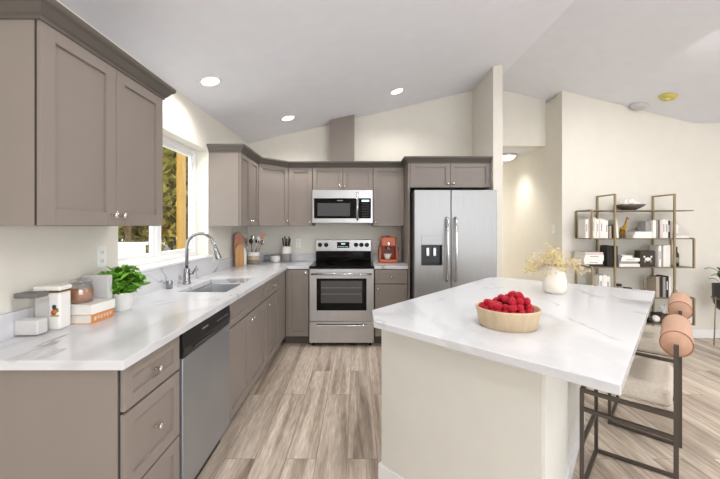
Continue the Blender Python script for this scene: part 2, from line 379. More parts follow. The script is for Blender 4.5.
tree(-6.4, 12.2, 5.5, 2.0, LEAF3, 'dark tree between the gold trees outside the window', 12, 3000)
o = MB(); o.tube([(-4.05, 6.2, .45), (-4.08, 6.24, 1.2), (-4.0, 6.15, 1.9), (-3.9, 6.2, 2.9)], .06, 8, [.05, .045, .04, .03])
o.tube([(-4.04, 6.2, 1.2), (-4.25, 6.15, 1.75), (-4.45, 6.3, 2.4)], .03, 6, [.03, .022, .012])
tag(o.build('slim_trunk', BARK), 'slim forked bare trunk standing just outside left window pane', 'tree trunk')

# ------------------------------------------------------------------ cabinets (local frame: x along the front, front plane y=0, body to +y, z up)
def knob(parent, x, z, y=-0.02):
    b = MB(); b.lathe([(0.0085, 0), (0.006, 0.004), (0.0055, 0.014), (0.0125, 0.019), (0.0145, 0.025), (0.011, 0.030), (0, 0.032)], 16, T(x, y, z) @ RX(PI/2))
    return b.build('knob', NICKEL, parent)
def shaker(name, parent, x0, x1, z0, z1, kx=None, kz=None, rail=0.056, y=-0.02):
    t = 0.0158; g = 0.0022; x0 += g; x1 -= g; z0 += g; z1 -= g
    b = MB()
    b.box(x0, x0+rail, y, y+t, z0, z1); b.box(x1-rail, x1, y, y+t, z0, z1)
    b.box(x0+rail, x1-rail, y, y+t, z0, z0+rail); b.box(x0+rail, x1-rail, y, y+t, z1-rail, z1)
    b.box(x0+rail-.001, x1-rail+.001, y+.0125, y+t-.001, z0+rail-.001, z1-rail+.001)
    d = b.build(name, CAB, parent, bevel=0.0016, seg=2)
    if kx is not None: knob(d, kx, kz, y)
    return d
def carcass(parent, w_, d_, z0, z1, toe=False):
    b = MB(); b.box(0.0005, w_-0.0005, 0, d_-0.001, z0, z1)
    o = b.build('cabinet_body', CAB, parent)
    b = MB(); b.box(0.004, w_-0.004, -.0041, -.0001, z0+.003, z1-.001); b.build('gap_shade', CABD, parent)
    if toe:
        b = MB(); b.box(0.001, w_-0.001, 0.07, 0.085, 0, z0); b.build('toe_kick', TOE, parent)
    return o
L90 = PI/2
XF = -0.84                 # left-run carcass front (door face at -0.82)
def left_base(name, label, cat, y0, y1):
    return thing(name, label, cat, (XF, y0, 0), L90), y1-y0
def back_base(name, label, cat, x0, x1):
    return thing(name, label, cat, (x0, 4.02, 0), 0), x1-x0
DEP = XF-XL-0.001
# three drawer base
t, wd = left_base('drawer_cabinet', 'taupe base cabinet with three stacked drawers at the near end', 'cabinet', 1.225, 1.622)
b = MB(); b.box(0.012, wd-.0005, 0, DEP, 0.10, 0.879); b.build('cabinet_body', CAB, t)
b = MB(); b.box(0.0, 0.012, -.0, DEP, 0.0, 0.8785); b.build('end_panel', CAB, t)
b = MB(); b.box(0.006, wd-.004, -.0041, -.0001, .102, .878); b.build('gap_shade', CABD, t)
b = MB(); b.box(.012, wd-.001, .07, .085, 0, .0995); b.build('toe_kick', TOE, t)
for z0, z1 in ((.712, .872), (.412, .706), (.108, .406)):
    shaker('drawer', t, 0.008, wd-.003, z0, z1, wd/2, (z0+z1)/2, rail=.045 if z1 > .8 else .05)
# sink base
t, wd = left_base('sink_cabinet', 'taupe sink base cabinet with two doors under a plain panel', 'cabinet', 2.232, 3.15)
carcass(t, wd, DEP, .10, .66, True)
for c in list(t.children):
    if c.name.startswith('gap_shade'): bpy.data.objects.remove(c)
b = MB(); b.box(0.0005, wd-.0005, 0, .02, .66, .879); b.box(0.0005, .02, .02, DEP, .66, .879); b.box(wd-.02, wd-.0005, .02, DEP, .66, .879); b.build('upper_rails', CAB, t)
b = MB(); b.box(.001, wd-.001, -.0041, -.0001, .102, .878); b.build('gap_shade', CABD, t)
shaker('false_front', t, .003, wd-.003, .712, .872, rail=.045)
shaker('door', t, .003, wd/2, .108, .706, wd/2-.03, .66); shaker('door', t, wd/2, wd-.003, .108, .706, wd/2+.03, .66)
# drawer + door base in the corner of the left run
t, wd = left_base('base_cabinet', 'taupe base cabinet between the sink cabinet and the corner, drawer over door', 'cabinet', 3.151, 4.019)
carcass(t, wd, DEP, .10, .879, True)
shaker('drawer', t, .003, .56, .712, .872, .28, .79, rail=.045); shaker('door', t, .003, .56, .108, .706, .04, .655)
b = MB(); b.box(.565, .84, -.019, -.0045, .108, .872); b.build('filler_panel', CAB, t)
# back run base left of range
t, wd = back_base('base_cabinet', 'narrow taupe base cabinet with one full height door left of the range', 'cabinet', -0.8385, -0.549)
b = MB(); b.box(0.0005, wd-.0005, 0, .605, .10, .879); b.build('cabinet_body', CAB, t)
b = MB(); b.box(.001, wd-.001, -.0041, -.0001, .102, .878); b.build('gap_shade', CABD, t)
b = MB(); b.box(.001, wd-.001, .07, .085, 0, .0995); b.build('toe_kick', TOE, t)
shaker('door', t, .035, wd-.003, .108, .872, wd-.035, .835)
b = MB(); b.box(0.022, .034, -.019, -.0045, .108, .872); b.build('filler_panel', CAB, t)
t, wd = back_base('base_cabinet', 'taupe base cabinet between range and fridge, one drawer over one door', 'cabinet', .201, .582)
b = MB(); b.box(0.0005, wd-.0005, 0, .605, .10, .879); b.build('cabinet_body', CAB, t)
b = MB(); b.box(.001, wd-.001, -.0041, -.0001, .102, .878); b.build('gap_shade', CABD, t)
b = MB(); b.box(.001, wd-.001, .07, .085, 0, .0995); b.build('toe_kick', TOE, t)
shaker('drawer', t, .003, wd-.003, .712, .872, wd/2, .79, rail=.04); shaker('door', t, .003, wd-.003, .108, .706, .035, .655)

# ---- upper cabinets
UZ0, UZ1 = 1.372, 2.10
XU = -1.15
def crown_profile_path(path, name, parent=None, m=CROWN, z0=2.086, flip=False):
    # path: points (x,y) along cabinet faces; outward is to the right of travel
    prof = [(0.0, 0.0), (0.006, 0.0), (0.008, 0.012), (0.016, 0.018), (0.034, 0.044), (0.046, 0.052), (0.050, 0.060), (0.050, 0.074), (0.0, 0.074)]
    n = len(path); P = [Vector((p[0], p[1])) for p in path]
    b = MB(); rings = []
    for i in range(n):
        dirs = []
        if i > 0: dirs.append((P[i]-P[i-1]).normalized())
        if i < n-1: dirs.append((P[i+1]-P[i]).normalized())
        nr = [Vector((d.y, -d.x)) for d in dirs]
        if len(nr) == 2:
            mvec = (nr[0]+nr[1]); mvec = mvec/ (mvec.dot(nr[0]))
        else: mvec = nr[0]
        rings.append([b.bm.verts.new((P[i].x+mvec.x*o, P[i].y+mvec.y*o, z0+z)) for o, z in prof])
    k = len(prof)
    for a, c in zip(rings, rings[1:]):
        for j in range(k): b.bm.faces.new((a[j], a[(j+1)%k], c[(j+1)%k], c[j]))
    b.bm.faces.new(rings[0]); b.bm.faces.new(rings[-1][::-1])
    return b.build(name, m, parent)
DU = XU-XL-.001
t = thing('wall_cabinet', 'large taupe wall cabinet with two doors nearest on the left wall', 'cabinet', (XU, 1.247, 0), L90, 'wall cabinets'); wd = 0.793
b = MB(); b.box(0, wd, 0, DU, UZ0, 2.122); b.build('cabinet_body', CAB, t)
b = MB(); b.box(.001, wd-.001, -.0041, -.0001, UZ0+.002, 2.12); b.build('gap_shade', CABD, t)
shaker('door', t, .002, wd/2, UZ0, 2.122, wd/2-.03, UZ0+.05, rail=.062); shaker('door', t, wd/2, wd-.002, UZ0, 2.122, wd/2+.03, UZ0+.05, rail=.062)
cm = crown_profile_path([(XU-DU, 1.247), (XU+.02, 1.247), (XU+.02, 2.04), (XU-DU, 2.04)], 'crown_molding', t, z0=2.108)
cm.matrix_parent_inverse = (Matrix.Translation((XU, 1.247, 0)) @ RZ(L90)).inverted()
t = thing('wall_cabinet', 'taupe two door wall cabinet right of the window', 'cabinet', (XU, 3.40, 0), L90, 'wall cabinets'); wd = 0.62
b = MB(); b.box(0, wd, 0, DU, UZ0, UZ1); b.build('cabinet_body', CAB, t)
b = MB(); b.box(.001, wd-.001, -.0041, -.0001, UZ0+.002, UZ1-.001); b.build('gap_shade', CABD, t)
shaker('door', t, .002, wd/2, UZ0, UZ1, wd/2-.03, UZ0+.05); shaker('door', t, wd/2, wd-.002, UZ0, UZ1, wd/2+.03, UZ0+.05)
# diagonal corner
t = thing('corner_cabinet', 'taupe wall cabinet set diagonally across the corner, single door', 'cabinet', (-1.15, 4.022, 0), 0, 'wall cabinets')
y1 = YB-.001-4.022; x1 = .305; yb = .3
b = MB(); b.prism([(0, 0), (x1, yb), (x1, y1), (-.288, y1), (-.288, 0)], UZ0, UZ1); b.build('cabinet_body', CAB, t)
Ld = math.hypot(x1, yb); an = math.atan2(yb, x1)
d = shaker('door', t, .012, Ld-.012, UZ0, UZ1, Ld-.045, UZ0+.05); d.rotation_euler = (0, 0, an)
# back wall uppers: carcass front y=4.322 door face 4.302
YU = 4.322
def upper(x0, x1, z0, label, doors, knobs, yf=YU, name='wall_cabinet', rail=.056):
    t = thing(name, label, 'cabinet', (x0, yf, 0), 0, 'wall cabinets'); w_ = x1-x0; dd = YB-.001-yf
    b = MB(); b.box(.0005, w_-.0005, 0, dd, z0, UZ1); b.build('cabinet_body', CAB, t)
    b = MB(); b.box(.004, w_-.004, -.0041, -.0001, z0+.002, UZ1-.001); b.build('gap_shade', CABD, t)
    for i in range(doors):
        a, c = .002+(w_-.004)*i/doors, .002+(w_-.004)*(i+1)/doors
        k = knobs[i]
        shaker('door', t, a, c, z0, UZ1, c-.03 if k == 'r' else a+.03, z0+.045, rail=rail)
    return t
upper(-.843, -.547, UZ0, 'narrow single door taupe wall cabinet left of the microwave', 1, 'r')
upper(-.546, .196, 1.815, 'short two door taupe wall cabinet above the microwave', 2, 'rl', rail=.045)
upper(.197, .583, UZ0, 'taupe single door wall cabinet right of the microwave', 1, 'l')
upper(.607, XP0-.003, 1.812, 'deep two door taupe cabinet above the refrigerator', 2, 'rl', yf=4.02, rail=.05)
b = MB(); b.box(.5845, .606, 4.0, YB-.001, 0, UZ1); tag(b.build('fridge_side_panel', CAB), 'tall taupe side panel standing left of the refrigerator', 'panel')
cp = [(XL+.001, 3.398), (XU+.02, 3.398), (XU+.02, 4.014), (-.838, 4.302), (.584, 4.302), (.584, 3.998), (XP0-.001, 3.998)]
tag(crown_profile_path(cp, 'crown_molding'), 'stepped taupe crown molding running from window around to the fridge', 'molding')
# vent chase
b = MB(); pts = [(-.343, 2.161), (-.034, 2.161), (-.034, zc(-.034)-.001), (-.343, zc(-.343)-.001)]
b.prism(pts, 4.45, YB-.001, M); tag(b.build('duct_cover', CAB), 'taupe boxed duct cover rising from cabinets above microwave to ceiling', 'duct cover')

# ------------------------------------------------------------------ countertops
def slab(xs, ys, keep, z0, z1):
    b = MB(); V = {}
    def v(i, j, z):
        k = (i, j, z)
        if k not in V: V[k] = b.bm.verts.new((xs[i], ys[j], z))
        return V[k]
    for i in range(len(xs)-1):
        for j in range(len(ys)-1):
            if not keep(i, j): continue
            b.bm.faces.new((v(i,j,z1), v(i+1,j,z1), v(i+1,j+1,z1), v(i,j+1,z1)))
            b.bm.faces.new((v(i,j+1,z0), v(i+1,j+1,z0), v(i+1,j,z0), v(i,j,z0)))
            for di, dj, a, c in ((0,-1,(i,j),(i+1,j)), (1,0,(i+1,j),(i+1,j+1)), (0,1,(i+1,j+1),(i,j+1)), (-1,0,(i,j+1),(i,j))):
                ni, nj = i+di, j+dj
                if 0 <= ni < len(xs)-1 and 0 <= nj < len(ys)-1 and keep(ni, nj): continue
                b.bm.faces.new((v(*a,z0), v(*c,z0), v(*c,z1), v(*a,z1)))
    return b
SX0, SX1, SY0, SY1 = -1.255, -.91, 2.43, 3.02
CT = .914; CB = .8805
ct = thing('countertop', 'long white marble L-shaped countertop along the window wall', 'countertop', (0, 0, 0))
xs = [XL+.001, SX0, SX1, -.795, -.5475]; ys = [1.19, SY0, SY1, 3.995, YB-.001]
def kp(i, j):
    if i == 3: return j == 3
    return not (i == 1 and j == 1)
slab(xs, ys, kp, CB, CT).build('slab', MARBLE, ct, bevel=.002)
b = MB(); b.box(XL+.0005, XL+.022, 1.19, 2.065, CT, 1.016); b.box(XL+.0005, XL+.022, 2.065, 3.435, CT, WZ0-.021); b.box(XL+.0005, XL+.022, 3.435, YB-.001, CT, 1.016)
b.box(XL+.022, -.5475, YB-.022, YB-.001, CT, 1.016); b.build('backsplash', MARBLE, ct)
ct2 = thing('countertop', 'short white marble countertop between range and fridge', 'countertop', (.198, 3.995, 0))
b = MB(); b.box(0, .385, 0, .634, CB, CT); b.build('slab', MARBLE, ct2, bevel=.002)
b = MB(); b.box(0, .385, .613, .634, CT, 1.016); b.build('backsplash', MARBLE, ct2)

# ------------------------------------------------------------------ sink, faucet, air gap
t = thing('sink', 'rectangular undermount stainless steel sink below the window', 'sink', (SX0, SY0, CB-.001))
W1, L1, D1 = SX1-SX0, SY1-SY0, .20
b = MB(); e = .012
o1 = [(-e,-e),(W1+e,-e),(W1+e,L1+e),(-e,L1+e)]; i1 = [(.004,.004),(W1-.004,.004),(W1-.004,L1-.004),(.004,L1-.004)]; i2 = [(.02,.02),(W1-.02,.02),(W1-.02,L1-.02),(.02,L1-.02)]
ro = [b.bm.verts.new((*p, 0)) for p in o1]; ri = [b.bm.verts.new((*p, 0)) for p in i1]; rb = [b.bm.verts.new((*p, -D1)) for p in i2]
ob = [b.bm.verts.new((*p, -D1-.004)) for p in i1]
for a, c in ((ro, ri), (ri, rb), (ob, ro)):
    for i in range(4): b.bm.faces.new((a[i], a[(i+1)%4], c[(i+1)%4], c[i]))
b.bm.faces.new(rb); b.bm.faces.new(ob[::-1]); b.build('basin', STEELL, t, bevel=.012, seg=3)
b = MB(); b.lathe([(.042, -D1+.001), (.042, -D1+.004), (.03, -D1+.003), (0, -D1+.002)], 24, T(W1/2, L1/2, 0)); b.build('drain', STEELH, t)
t = thing('faucet', 'tall chrome gooseneck pull-down faucet behind the sink', 'faucet', (-1.352, 2.78, CT))
b = MB(); b.lathe([(.030, 0), (.030, .006), (.026, .012), (.024, .07), (.022, .12), (.016, .125), (0, .125)], 24); b.build('base', STEELF, t)
pts = [(0, 0, .12), (0, 0, .29)]
R = .108
for k in range(1, 13):
    a = PI - PI*k/12*0.93; pts.append((R+R*math.cos(a), 0, .29+R*math.sin(a)))
b = MB(); b.tube(pts, .0125, 14); b.build('spout', STEELF, t)
e = Vector(pts[-1]); dr = (Vector(pts[-1])-Vector(pts[-2])).normalized()
b = MB(); b.tube([e-dr*.01, e+dr*.03, e+dr*.06, e+dr*.12, e+dr*.125], .018, 16, [.0145, .0155, .018, .023, .021]); b.build('spray_head', STEELF, t)
b = MB(); b.tube([(.02, -.004, .075), (.055, -.01, .083)], .008, 10); b.tube([(.05, -.008, .08), (.085, -.014, .145)], .006, 10, [.008, .0045]); b.build('handle', STEELF, t)
b = MB(); b.lathe([(.022, 0), (.022, .052), (.0185, .057), (0, .058)], 24); o = tag(b.build('air_gap', STEELF), 'short chrome air gap cylinder on counter left of faucet', 'air gap'); o.location = (-1.375, 2.565, CT)

# ------------------------------------------------------------------ dishwasher
t = thing('dishwasher', 'stainless steel dishwasher with black control strip in left run', 'dishwasher', (XF, 1.626, 0), L90); wd = .602
b = MB(); b.box(.004, wd-.004, .001, .56, .10, .874); b.build('tub', DARKG, t)
b = MB(); b.box(.003, wd-.003, -.03, 0, .112, .752); b.build('door', mat('cool_steel', srgb(178, 183, 190), .42, .9, noise=.04, nscale=4, stretch=(1, 40, 1)), t, bevel=.004)
b = MB(); b.prism([(-.030, .755), (-.036, .80), (-.030, .872), (0, .872), (0, .755)], .003, wd-.003, Matrix(((0,0,1,0),(1,0,0,0),(0,1,0,0),(0,0,0,1)))); cp_ = b.build('control_panel', BLACKP, t, bevel=.002)
b = MB(); b.box(.10, .34, -.041, -.036, .775, .783); b.build('handle_recess', DARKG, cp_)
for k in range(5):
    b = MB(); b.lathe([(.005, 0), (.005, .002), (0, .0025)], 10, T(.40+.035*k, -.0345, .825) @ RX(PI/2)); b.build('button', PRINT, cp_)
b = MB(); b.box(.20, .27, -.0345, -.0335, .832, .84); b.build('maker_mark', PRINT, cp_)
b = MB(); b.box(.004, wd-.004, .03, .05, 0, .10); b.build('toe_kick', BLACKP, t)

# ------------------------------------------------------------------ range
t = thing('range', 'stainless steel electric range with black glass cooktop', 'range', (-.543, 3.985, 0)); wd = .736
b = MB(); b.box(0, wd, .02, .62, .045, .885); b.build('range_body', DARKG, t)
b = MB(); b.box(-.0, wd, -.005, .62, .886, .916); b.build('cooktop', BLACKG, t, bevel=.004)
for x, y, r in ((.2, .18, .1), (.54, .18, .085), (.2, .43, .075), (.54, .43, .1)):
    b = MB(); b.lathe([(r, 0), (r, .0006), (r-.004, .0006), (r-.004, 0)], 32, T(x, y, .9165)); b.build('burner_ring', mat('ring_print', srgb(34, 34, 35), .2), t)
fr = MB(); fr.box(.002, wd-.002, -.02, .018, .292, .884)
dr_ = fr.build('oven_door', STEELL, t, bevel=.004)
b = MB(); b.box(.085, wd-.085, -.0235, -.0205, .415, .778); wn_ = b.build('oven_window', BLACKG, dr_, bevel=.002)
b = MB(); b.box(.135, wd-.135, -.0255, -.024, .50, .752); b.build('window_pane', OVENG, wn_)
b = MB()
for z in (.60, .67): b.box(.14, wd-.14, -.0265, -.0256, z, z+.004)
b.build('rack_lines', PRINT, wn_)
b = MB(); b.tube([(.03, -.062, .832), (wd/2, -.064, .832), (wd-.03, -.062, .832)], .012, 12); b.box(.035, .06, -.06, -.02, .822, .842); b.box(wd-.06, wd-.035, -.06, -.02, .822, .842); b.build('handle', STEELH, dr_)
b = MB(); b.box(.002, wd-.002, -.02, .018, .048, .286); dw = b.build('storage_drawer', STEELL, t, bevel=.004)
b = MB(); b.box(.085, wd-.085, -.034, -.0205, .236, .252); b.build('handle', STEELH, dw, bevel=.004)
b = MB(); b.box(.085, wd-.085, -.0215, -.0205, .253, .262); b.build('handle_shadow_gap', BLACKP, dw)
for x in (.04, wd-.04):
    b = MB(); b.lathe([(.015, 0), (.015, .045)], 12, T(x, .06, 0)); b.build('foot', BLACKP, t)
bk = MB(); bk.box(.012, wd-.012, .545, .625, .917, 1.045); bk.build('backguard_lower', BLACKG, t, bevel=.004)
bk = MB(); bk.box(.008, wd-.008, .535, .63, 1.045, 1.195); bg_ = bk.build('backguard', STEELL, t, bevel=.006)
b = MB(); b.box(.285, .445, .531, .5345, 1.09, 1.165); dp = b.build('display', BLACKG, bg_)
b = MB()
for k in range(6): b.box(.30+.022*k, .312+.022*k, .5295, .5308, 1.105, 1.11)
b.box(.34, .39, .5295, .5308, 1.135, 1.148); b.build('digits', LED, dp)
for x in (.065, .145, .53, .60, .67):
    b = MB(); b.lathe([(.028, 0), (.027, .006), (.02, .008), (.019, .026), (0, .027)], 20, T(x, .535, 1.128) @ RX(PI/2)); b.box(x-.004, x+.004, .503, .51, 1.11, 1.148); b.build('control_knob', BLACKP, bg_)

# ------------------------------------------------------------------ microwave
t = thing('microwave', 'stainless over-the-range microwave with black glass door', 'microwave', (-.543, 4.24, 1.408)); wd = .735; h = .402
b = MB(); b.box(0, wd, .025, .385, 0.012, h); b.build('microwave_body', DARKG, t)
b = MB(); b.box(0, wd, .0, .024, .0, h); fr = b.build('front', STEELL, t, bevel=.004)
b = MB(); b.box(.022, .535, -.004, -.0005, .055, .30); dgl = b.build('door', BLACKG, fr, bevel=.002)
b = MB(); b.box(.065, .46, -.006, -.0045, .085, .24); b.build('door_window', OVENG, dgl)
b = MB(); b.box(.30, .37, -.006, -.0045, .268, .276); b.build('maker_mark', PRINT, dgl)
b = MB(); b.box(.545, .712, -.004, -.0005, .055, .30); kpd = b.build('keypad', BLACKG, fr, bevel=.002)
b = MB()
for i in range(3):
    for j in range(6): b.box(.605+.03*i, .622+.03*i, -.0055, -.0045, .075+.03*j, .083+.03*j)
b.build('key_labels', DARKG, kpd)
b = MB(); b.box(.60, .69, -.0055, -.0045, .258, .28); b.build('display', LED, kpd)
b = MB(); b.tube([(.55, -.045, .03), (.55, -.05, .2), (.55, -.045, .37)], .012, 12); b.box(.542, .558, -.045, 0, .04, .056); b.box(.542, .558, -.045, 0, .345, .361); b.build('handle', STEELH, fr)
b = MB(); b.box(.02, wd-.02, .03, .37, .0, .0115); b.build('vent_grille', BLACKP, t)

# ------------------------------------------------------------------ refrigerator
t = thing('refrigerator', 'side-by-side stainless steel refrigerator with dispenser in left door', 'refrigerator', (.622, 3.79, 0)); wd = .893
b = MB(); b.box(.004, wd-.004, .07, .82, .03, 1.745); b.build('cabinet', DARKG, t)
b = MB(); b.box(.004, wd-.004, .07, .5, 1.746, 1.765); b.build('hinge_cover', BLACKP, t)
sx = .396
DX0, DX1, DZ0, DZ1 = .075, .300, .945, 1.165
xs = [0, DX0, DX1, sx-.003]; ys = [.05, DZ0, DZ1, 1.763]
b = slab(xs, ys, lambda i, j: not (i == 1 and j == 1), 0, .065)
bmesh.ops.transform(b.bm, matrix=M, verts=b.bm.verts)
ld = b.build('freezer_door', STEEL, t, bevel=.004)
b = MB(); b.box(sx+.003, wd, 0, .065, .05, 1.763); rd = b.build('fridge_door', STEEL, t, bevel=.005)
b = MB(); b.box(DX0, DX1, .05, .064, DZ0, DZ1); b.box(DX0, DX0+.004, .003, .05, DZ0, DZ1); b.box(DX1-.004, DX1, .003, .05, DZ0, DZ1); b.box(DX0, DX1, .003, .05, DZ0, DZ0+.012); b.box(DX0, DX1, .003, .05, DZ1-.004, DZ1)
ds = b.build('dispenser', BLACKP, ld)
b = MB(); b.box(DX0, DX1, -.004, -.0005, DZ1+.003, DZ1+.105); b.build('dispenser_panel', STEEL, ld, bevel=.003)
for x in (DX0+.075, DX0+.15):
    b = MB(); b.box(x-.016, x+.016, .025, .045, DZ0+.10, DZ0+.19); b.build('paddle', STEELF, ds, bevel=.003)
for par, x in ((ld, sx-.048), (rd, sx+.045)):
    b = MB(); b.tube([(x, -.012, .78), (x, -.045, .80), (x, -.058, .95), (x, -.062, 1.12), (x, -.058, 1.29), (x, -.045, 1.44), (x, -.012, 1.46)], .0135, 12); b.build('handle', STEELH, par)
b = MB(); b.box(.01, wd-.01, .03, .06, .0, .048); b.build('base_grille', BLACKP, t)

# ------------------------------------------------------------------ island
isl = thing('kitchen_island', 'cream painted kitchen island with a large white marble top', 'island', (.5, 2.0, 0))
def loc2(p): return (p[0]-.5, p[1]-2.0)
top = [(.081, 1.693), (.760, 1.008), (2.098, 2.462), (1.284, 3.143), (1.159, 3.107), (.082, 1.908)]
b = MB(); b.prism([loc2(p) for p in top], CB, CT); b.build('marble_top', MARBLE, isl, bevel=.003)
U = Vector((.676, .737)).normalized(); V = Vector((U.y, -U.x))
Lp = Vector((.132, 1.885)); Cp = Vector((.693, 1.317))
U2 = Vector((.617, .787)).normalized(); body = [Lp, Cp, Cp+U2*1.42, Lp+U*1.5]
b = MB(); b.prism([loc2(p) for p in body], 0, CB-.0005); b.build('island_body', ISL, isl)
def off(poly, d):
    c = sum(poly, Vector((0, 0)))/4; out = []
    ns = []
    for i in range(4):
        e = (poly[(i+1)%4]-poly[i]).normalized(); ns.append(Vector((e.y, -e.x)))
    for i in range(4):
        n0, n1 = ns[i-1], ns[i]; m = n0+n1; out.append(poly[i]+m/m.dot(n0)*d)
    return out
b = MB(); bo = off(body, .013); bi = off(body, .0006)
for i in range(4):
    j = (i+1)%4; b.prism([loc2(bo[i]), loc2(bo[j]), loc2(bi[j]), loc2(bi[i])], 0, .092)
b.build('baseboard', WHITE, isl)
# corner post strip seen at the right front corner
V2 = Vector((U2.y, -U2.x)); p0 = Cp + U2*.008; b = MB(); q = [p0+V2*.0005, p0+V2*.012, p0+U2*.06+V2*.012, p0+U2*.06+V2*.0005]
b.prism([loc2(p) for p in q], .093, CB-.001); b.build('corner_trim', ISL, isl)

# ------------------------------------------------------------------ stools
def make_stool():
    # local: x = across (parallel to island edge), -y toward island, back at +y
    t = thing('counter_stool', '', 'stool')
    hw, hd = .215, .18; r = .009
    def bar(b, p, q):
        p, q = Vector(p), Vector(q); d = (q-p); L = d.length; z = d.normalized()
        x = Vector((0, 0, 1)).cross(z)
        if x.length < .1: x = Vector((1, 0, 0))
        x.normalize(); y = z.cross(x); Mx = Matrix((( x.x, y.x, z.x, p.x), (x.y, y.y, z.y, p.y), (x.z, y.z, z.z, p.z), (0, 0, 0, 1)))
        b.box(-r, r, -r, r, 0, L, Mx)
    for sx_ in (-1, 1):
        b = MB(); bar(b, (sx_*hw, -hd, 0), (sx_*hw, -hd, .535)); b.build('leg', IRON, t)
        b = MB(); bar(b, (sx_*(hw+.022), hd, 0), (sx_*(hw+.022), hd, .846)); b.build('leg', IRON, t)
    b = MB()
    for z in (.525,):
        for sx_ in (-1, 1): bar(b, (sx_*hw, -hd, z), (sx_*(hw+.022), hd, z))
        bar(b, (-hw, -hd, z), (hw, -hd, z)); bar(b, (-hw, hd, z), (hw, hd, z))
    b.build('seat_frame', IRON, t)
    for sx_ in (-1, 1):
        for z in (.0115, .43):
            b = MB(); bar(b, (sx_*hw, -hd, z), (sx_*(hw+.022), hd, z)); b.build('stretcher', IRON, t)
    for y, z in ((-hd, .0115), (-hd, .25), (hd, .43)):
        b = MB(); bar(b, (-hw, y, z), (hw, y, z)); b.build('stretcher', IRON, t)
    b = MB(); b.box(-.205, .205, -.19, .168, .537, .637); b.build('seat', BOUCLE, t, bevel=.028, seg=4)
    b = MB(); b.lathe([(0, -.21), (.050, -.205), (.057, -.199), (.059, -.192), (.059, .192), (.057, .199), (.050, .205), (0, .21)], 32, T(0, hd, .842) @ RY(PI/2))
    br = b.build('backrest', LEATHER, t)
    for sx_ in (-1, 1):
        b = MB(); c = []
        for k in range(33): c.append((sx_*.202, hd+.057*math.cos(2*PI*k/32), .842+.057*math.sin(2*PI*k/32)))
        b.tube(c, .0022, 6); b.build('piping', STITCH, br)
    return t
st1 = make_stool()
ang = math.atan2(U.y, U.x)   # local x -> U ; local y -> rotate +90 = points away? fix with mirror
# local +y must be V (away from island): use x -> -U
ang = math.atan2(V.y, V.x) - PI/2
st1.location = (1.44, 1.845, 0); st1.rotation_euler = (0, 0, ang)
tag(st1, 'nearest counter stool with round tan bolster back and cream seat', None, 'counter stools at the island')
st2 = copy_tree(st1); st2.location = (2.03, 2.465, 0)
st2['label'] = 'farther counter stool with tan bolster back, nearer the shelf'

# ------------------------------------------------------------------ bowl of raspberries
BX, BY = .695, 1.615
t = thing('wooden_bowl', 'round pale wooden bowl on the island holding raspberries', 'bowl', (BX, BY, CT))
b = MB(); b.lathe([(0, 0), (.118, 0), (.124, .004), (.139, .080), (.141, .086), (.136, .088), (.132, .084), (.120, .030), (0, .028)], 40); b.build('bowl_body', WOODL, t)
rb = MB(); rr = random.Random(3); N = 46
for i in range(N):
    z = 1-2*(i+.5)/N; a = i*2.39996; r = math.sqrt(1-z*z)
    rb.ball((.0125*r*math.cos(a), .0125*r*math.sin(a), .014*z), .0046, 1)
rb.ball((0, 0, 0), .0125, 2)
lay = [(.05, .10), (.074, .114), (.096, .096), (.118, .070), (.137, .042)]
proto = None; cnt = 0
for li, (z, R_) in enumerate(lay):
    sp_ = .033
    for i in range(-5, 6):
        for j in range(-5, 6):
            x = (i + .5*(j % 2) + .33*(li % 2))*sp_ + rr.uniform(-.003, .003); y = (j + .33*(li % 2))*sp_*.9 + rr.uniform(-.003, .003)
            d = math.hypot(x, y)
            if d > R_: continue
            if li < 3 and d < lay[li+1][1]-.03: continue
            if li == 4 and x < -.01: continue
            if li == 3 and x < -.045: continue
            if proto is None:
                proto = rb.build('raspberry', RED); o = proto
                tag(o, 'deep red raspberry heaped in the pale wooden bowl', 'raspberry', 'raspberries in the wooden bowl')
            else:
                o = proto.copy(); COL.objects.link(o)
            o.location = (BX+x, BY+y, CT+z+rr.uniform(-.003, .003)); o.location.x += (.022 if li >= 3 else 0); o.rotation_euler = (rr.uniform(0, 6), rr.uniform(0, 6), rr.uniform(0, 6)); s_ = rr.uniform(.92, 1.1); o.scale = (s_, s_, s_); cnt += 1

# ------------------------------------------------------------------ vase with dried flowers
VX, VY = 1.355, 2.40
t = thing('vase', 'cream ceramic vase on the island holding dried blossoms', 'vase', (VX, VY, CT))
b = MB(); b.lathe([(0, 0), (.056, 0), (.068, .012), (.075, .045), (.073, .085), (.064, .125), (.057, .155), (.052, .178), (.056, .186), (.050, .186), (.046, .17), (.05, .12), (0, .1)], 32); b.build('vase_body', CREAMC, t)
rr = random.Random(11)
fl = thing('dried_flowers', 'bunch of dried cream and yellow blossoms standing in the vase', 'flowers', (VX, VY, CT+.11))
bt = MB(); bl = MB(); by_ = MB()
for i in range(72):
    a = rr.uniform(0, 2*PI); sp_ = rr.uniform(.02, .17) if i > 24 else rr.uniform(.1, .175); hh = .185 - sp_*.7 + rr.uniform(-.04, .03)
    x, y = sp_*math.cos(a), sp_*math.sin(a)
    bt.tube([(x*.12, y*.12, .0), (x*.25, y*.25, .09), (x*.75, y*.75, hh*.8), (x, y, hh)], .0012, 5)
    mb = by_ if i % 5 == 0 else bl
    for k in range(6):
        p = (x+rr.gauss(0, .014), y+rr.gauss(0, .014), hh+rr.gauss(0, .014)); s_ = rr.uniform(.004, .008)
        for q in range(5):
            an = 2*PI*q/5; mb.ball((p[0]+s_*.7*math.cos(an), p[1]+s_*.3*math.sin(an), p[2]+s_*.7*math.sin(an)), s_*.5, 1)
bt.build('stems', TWIG, fl); bl.build('blossoms', BLOSSOM, fl); by_.build('yellow_blossoms', BLOSSY, fl)

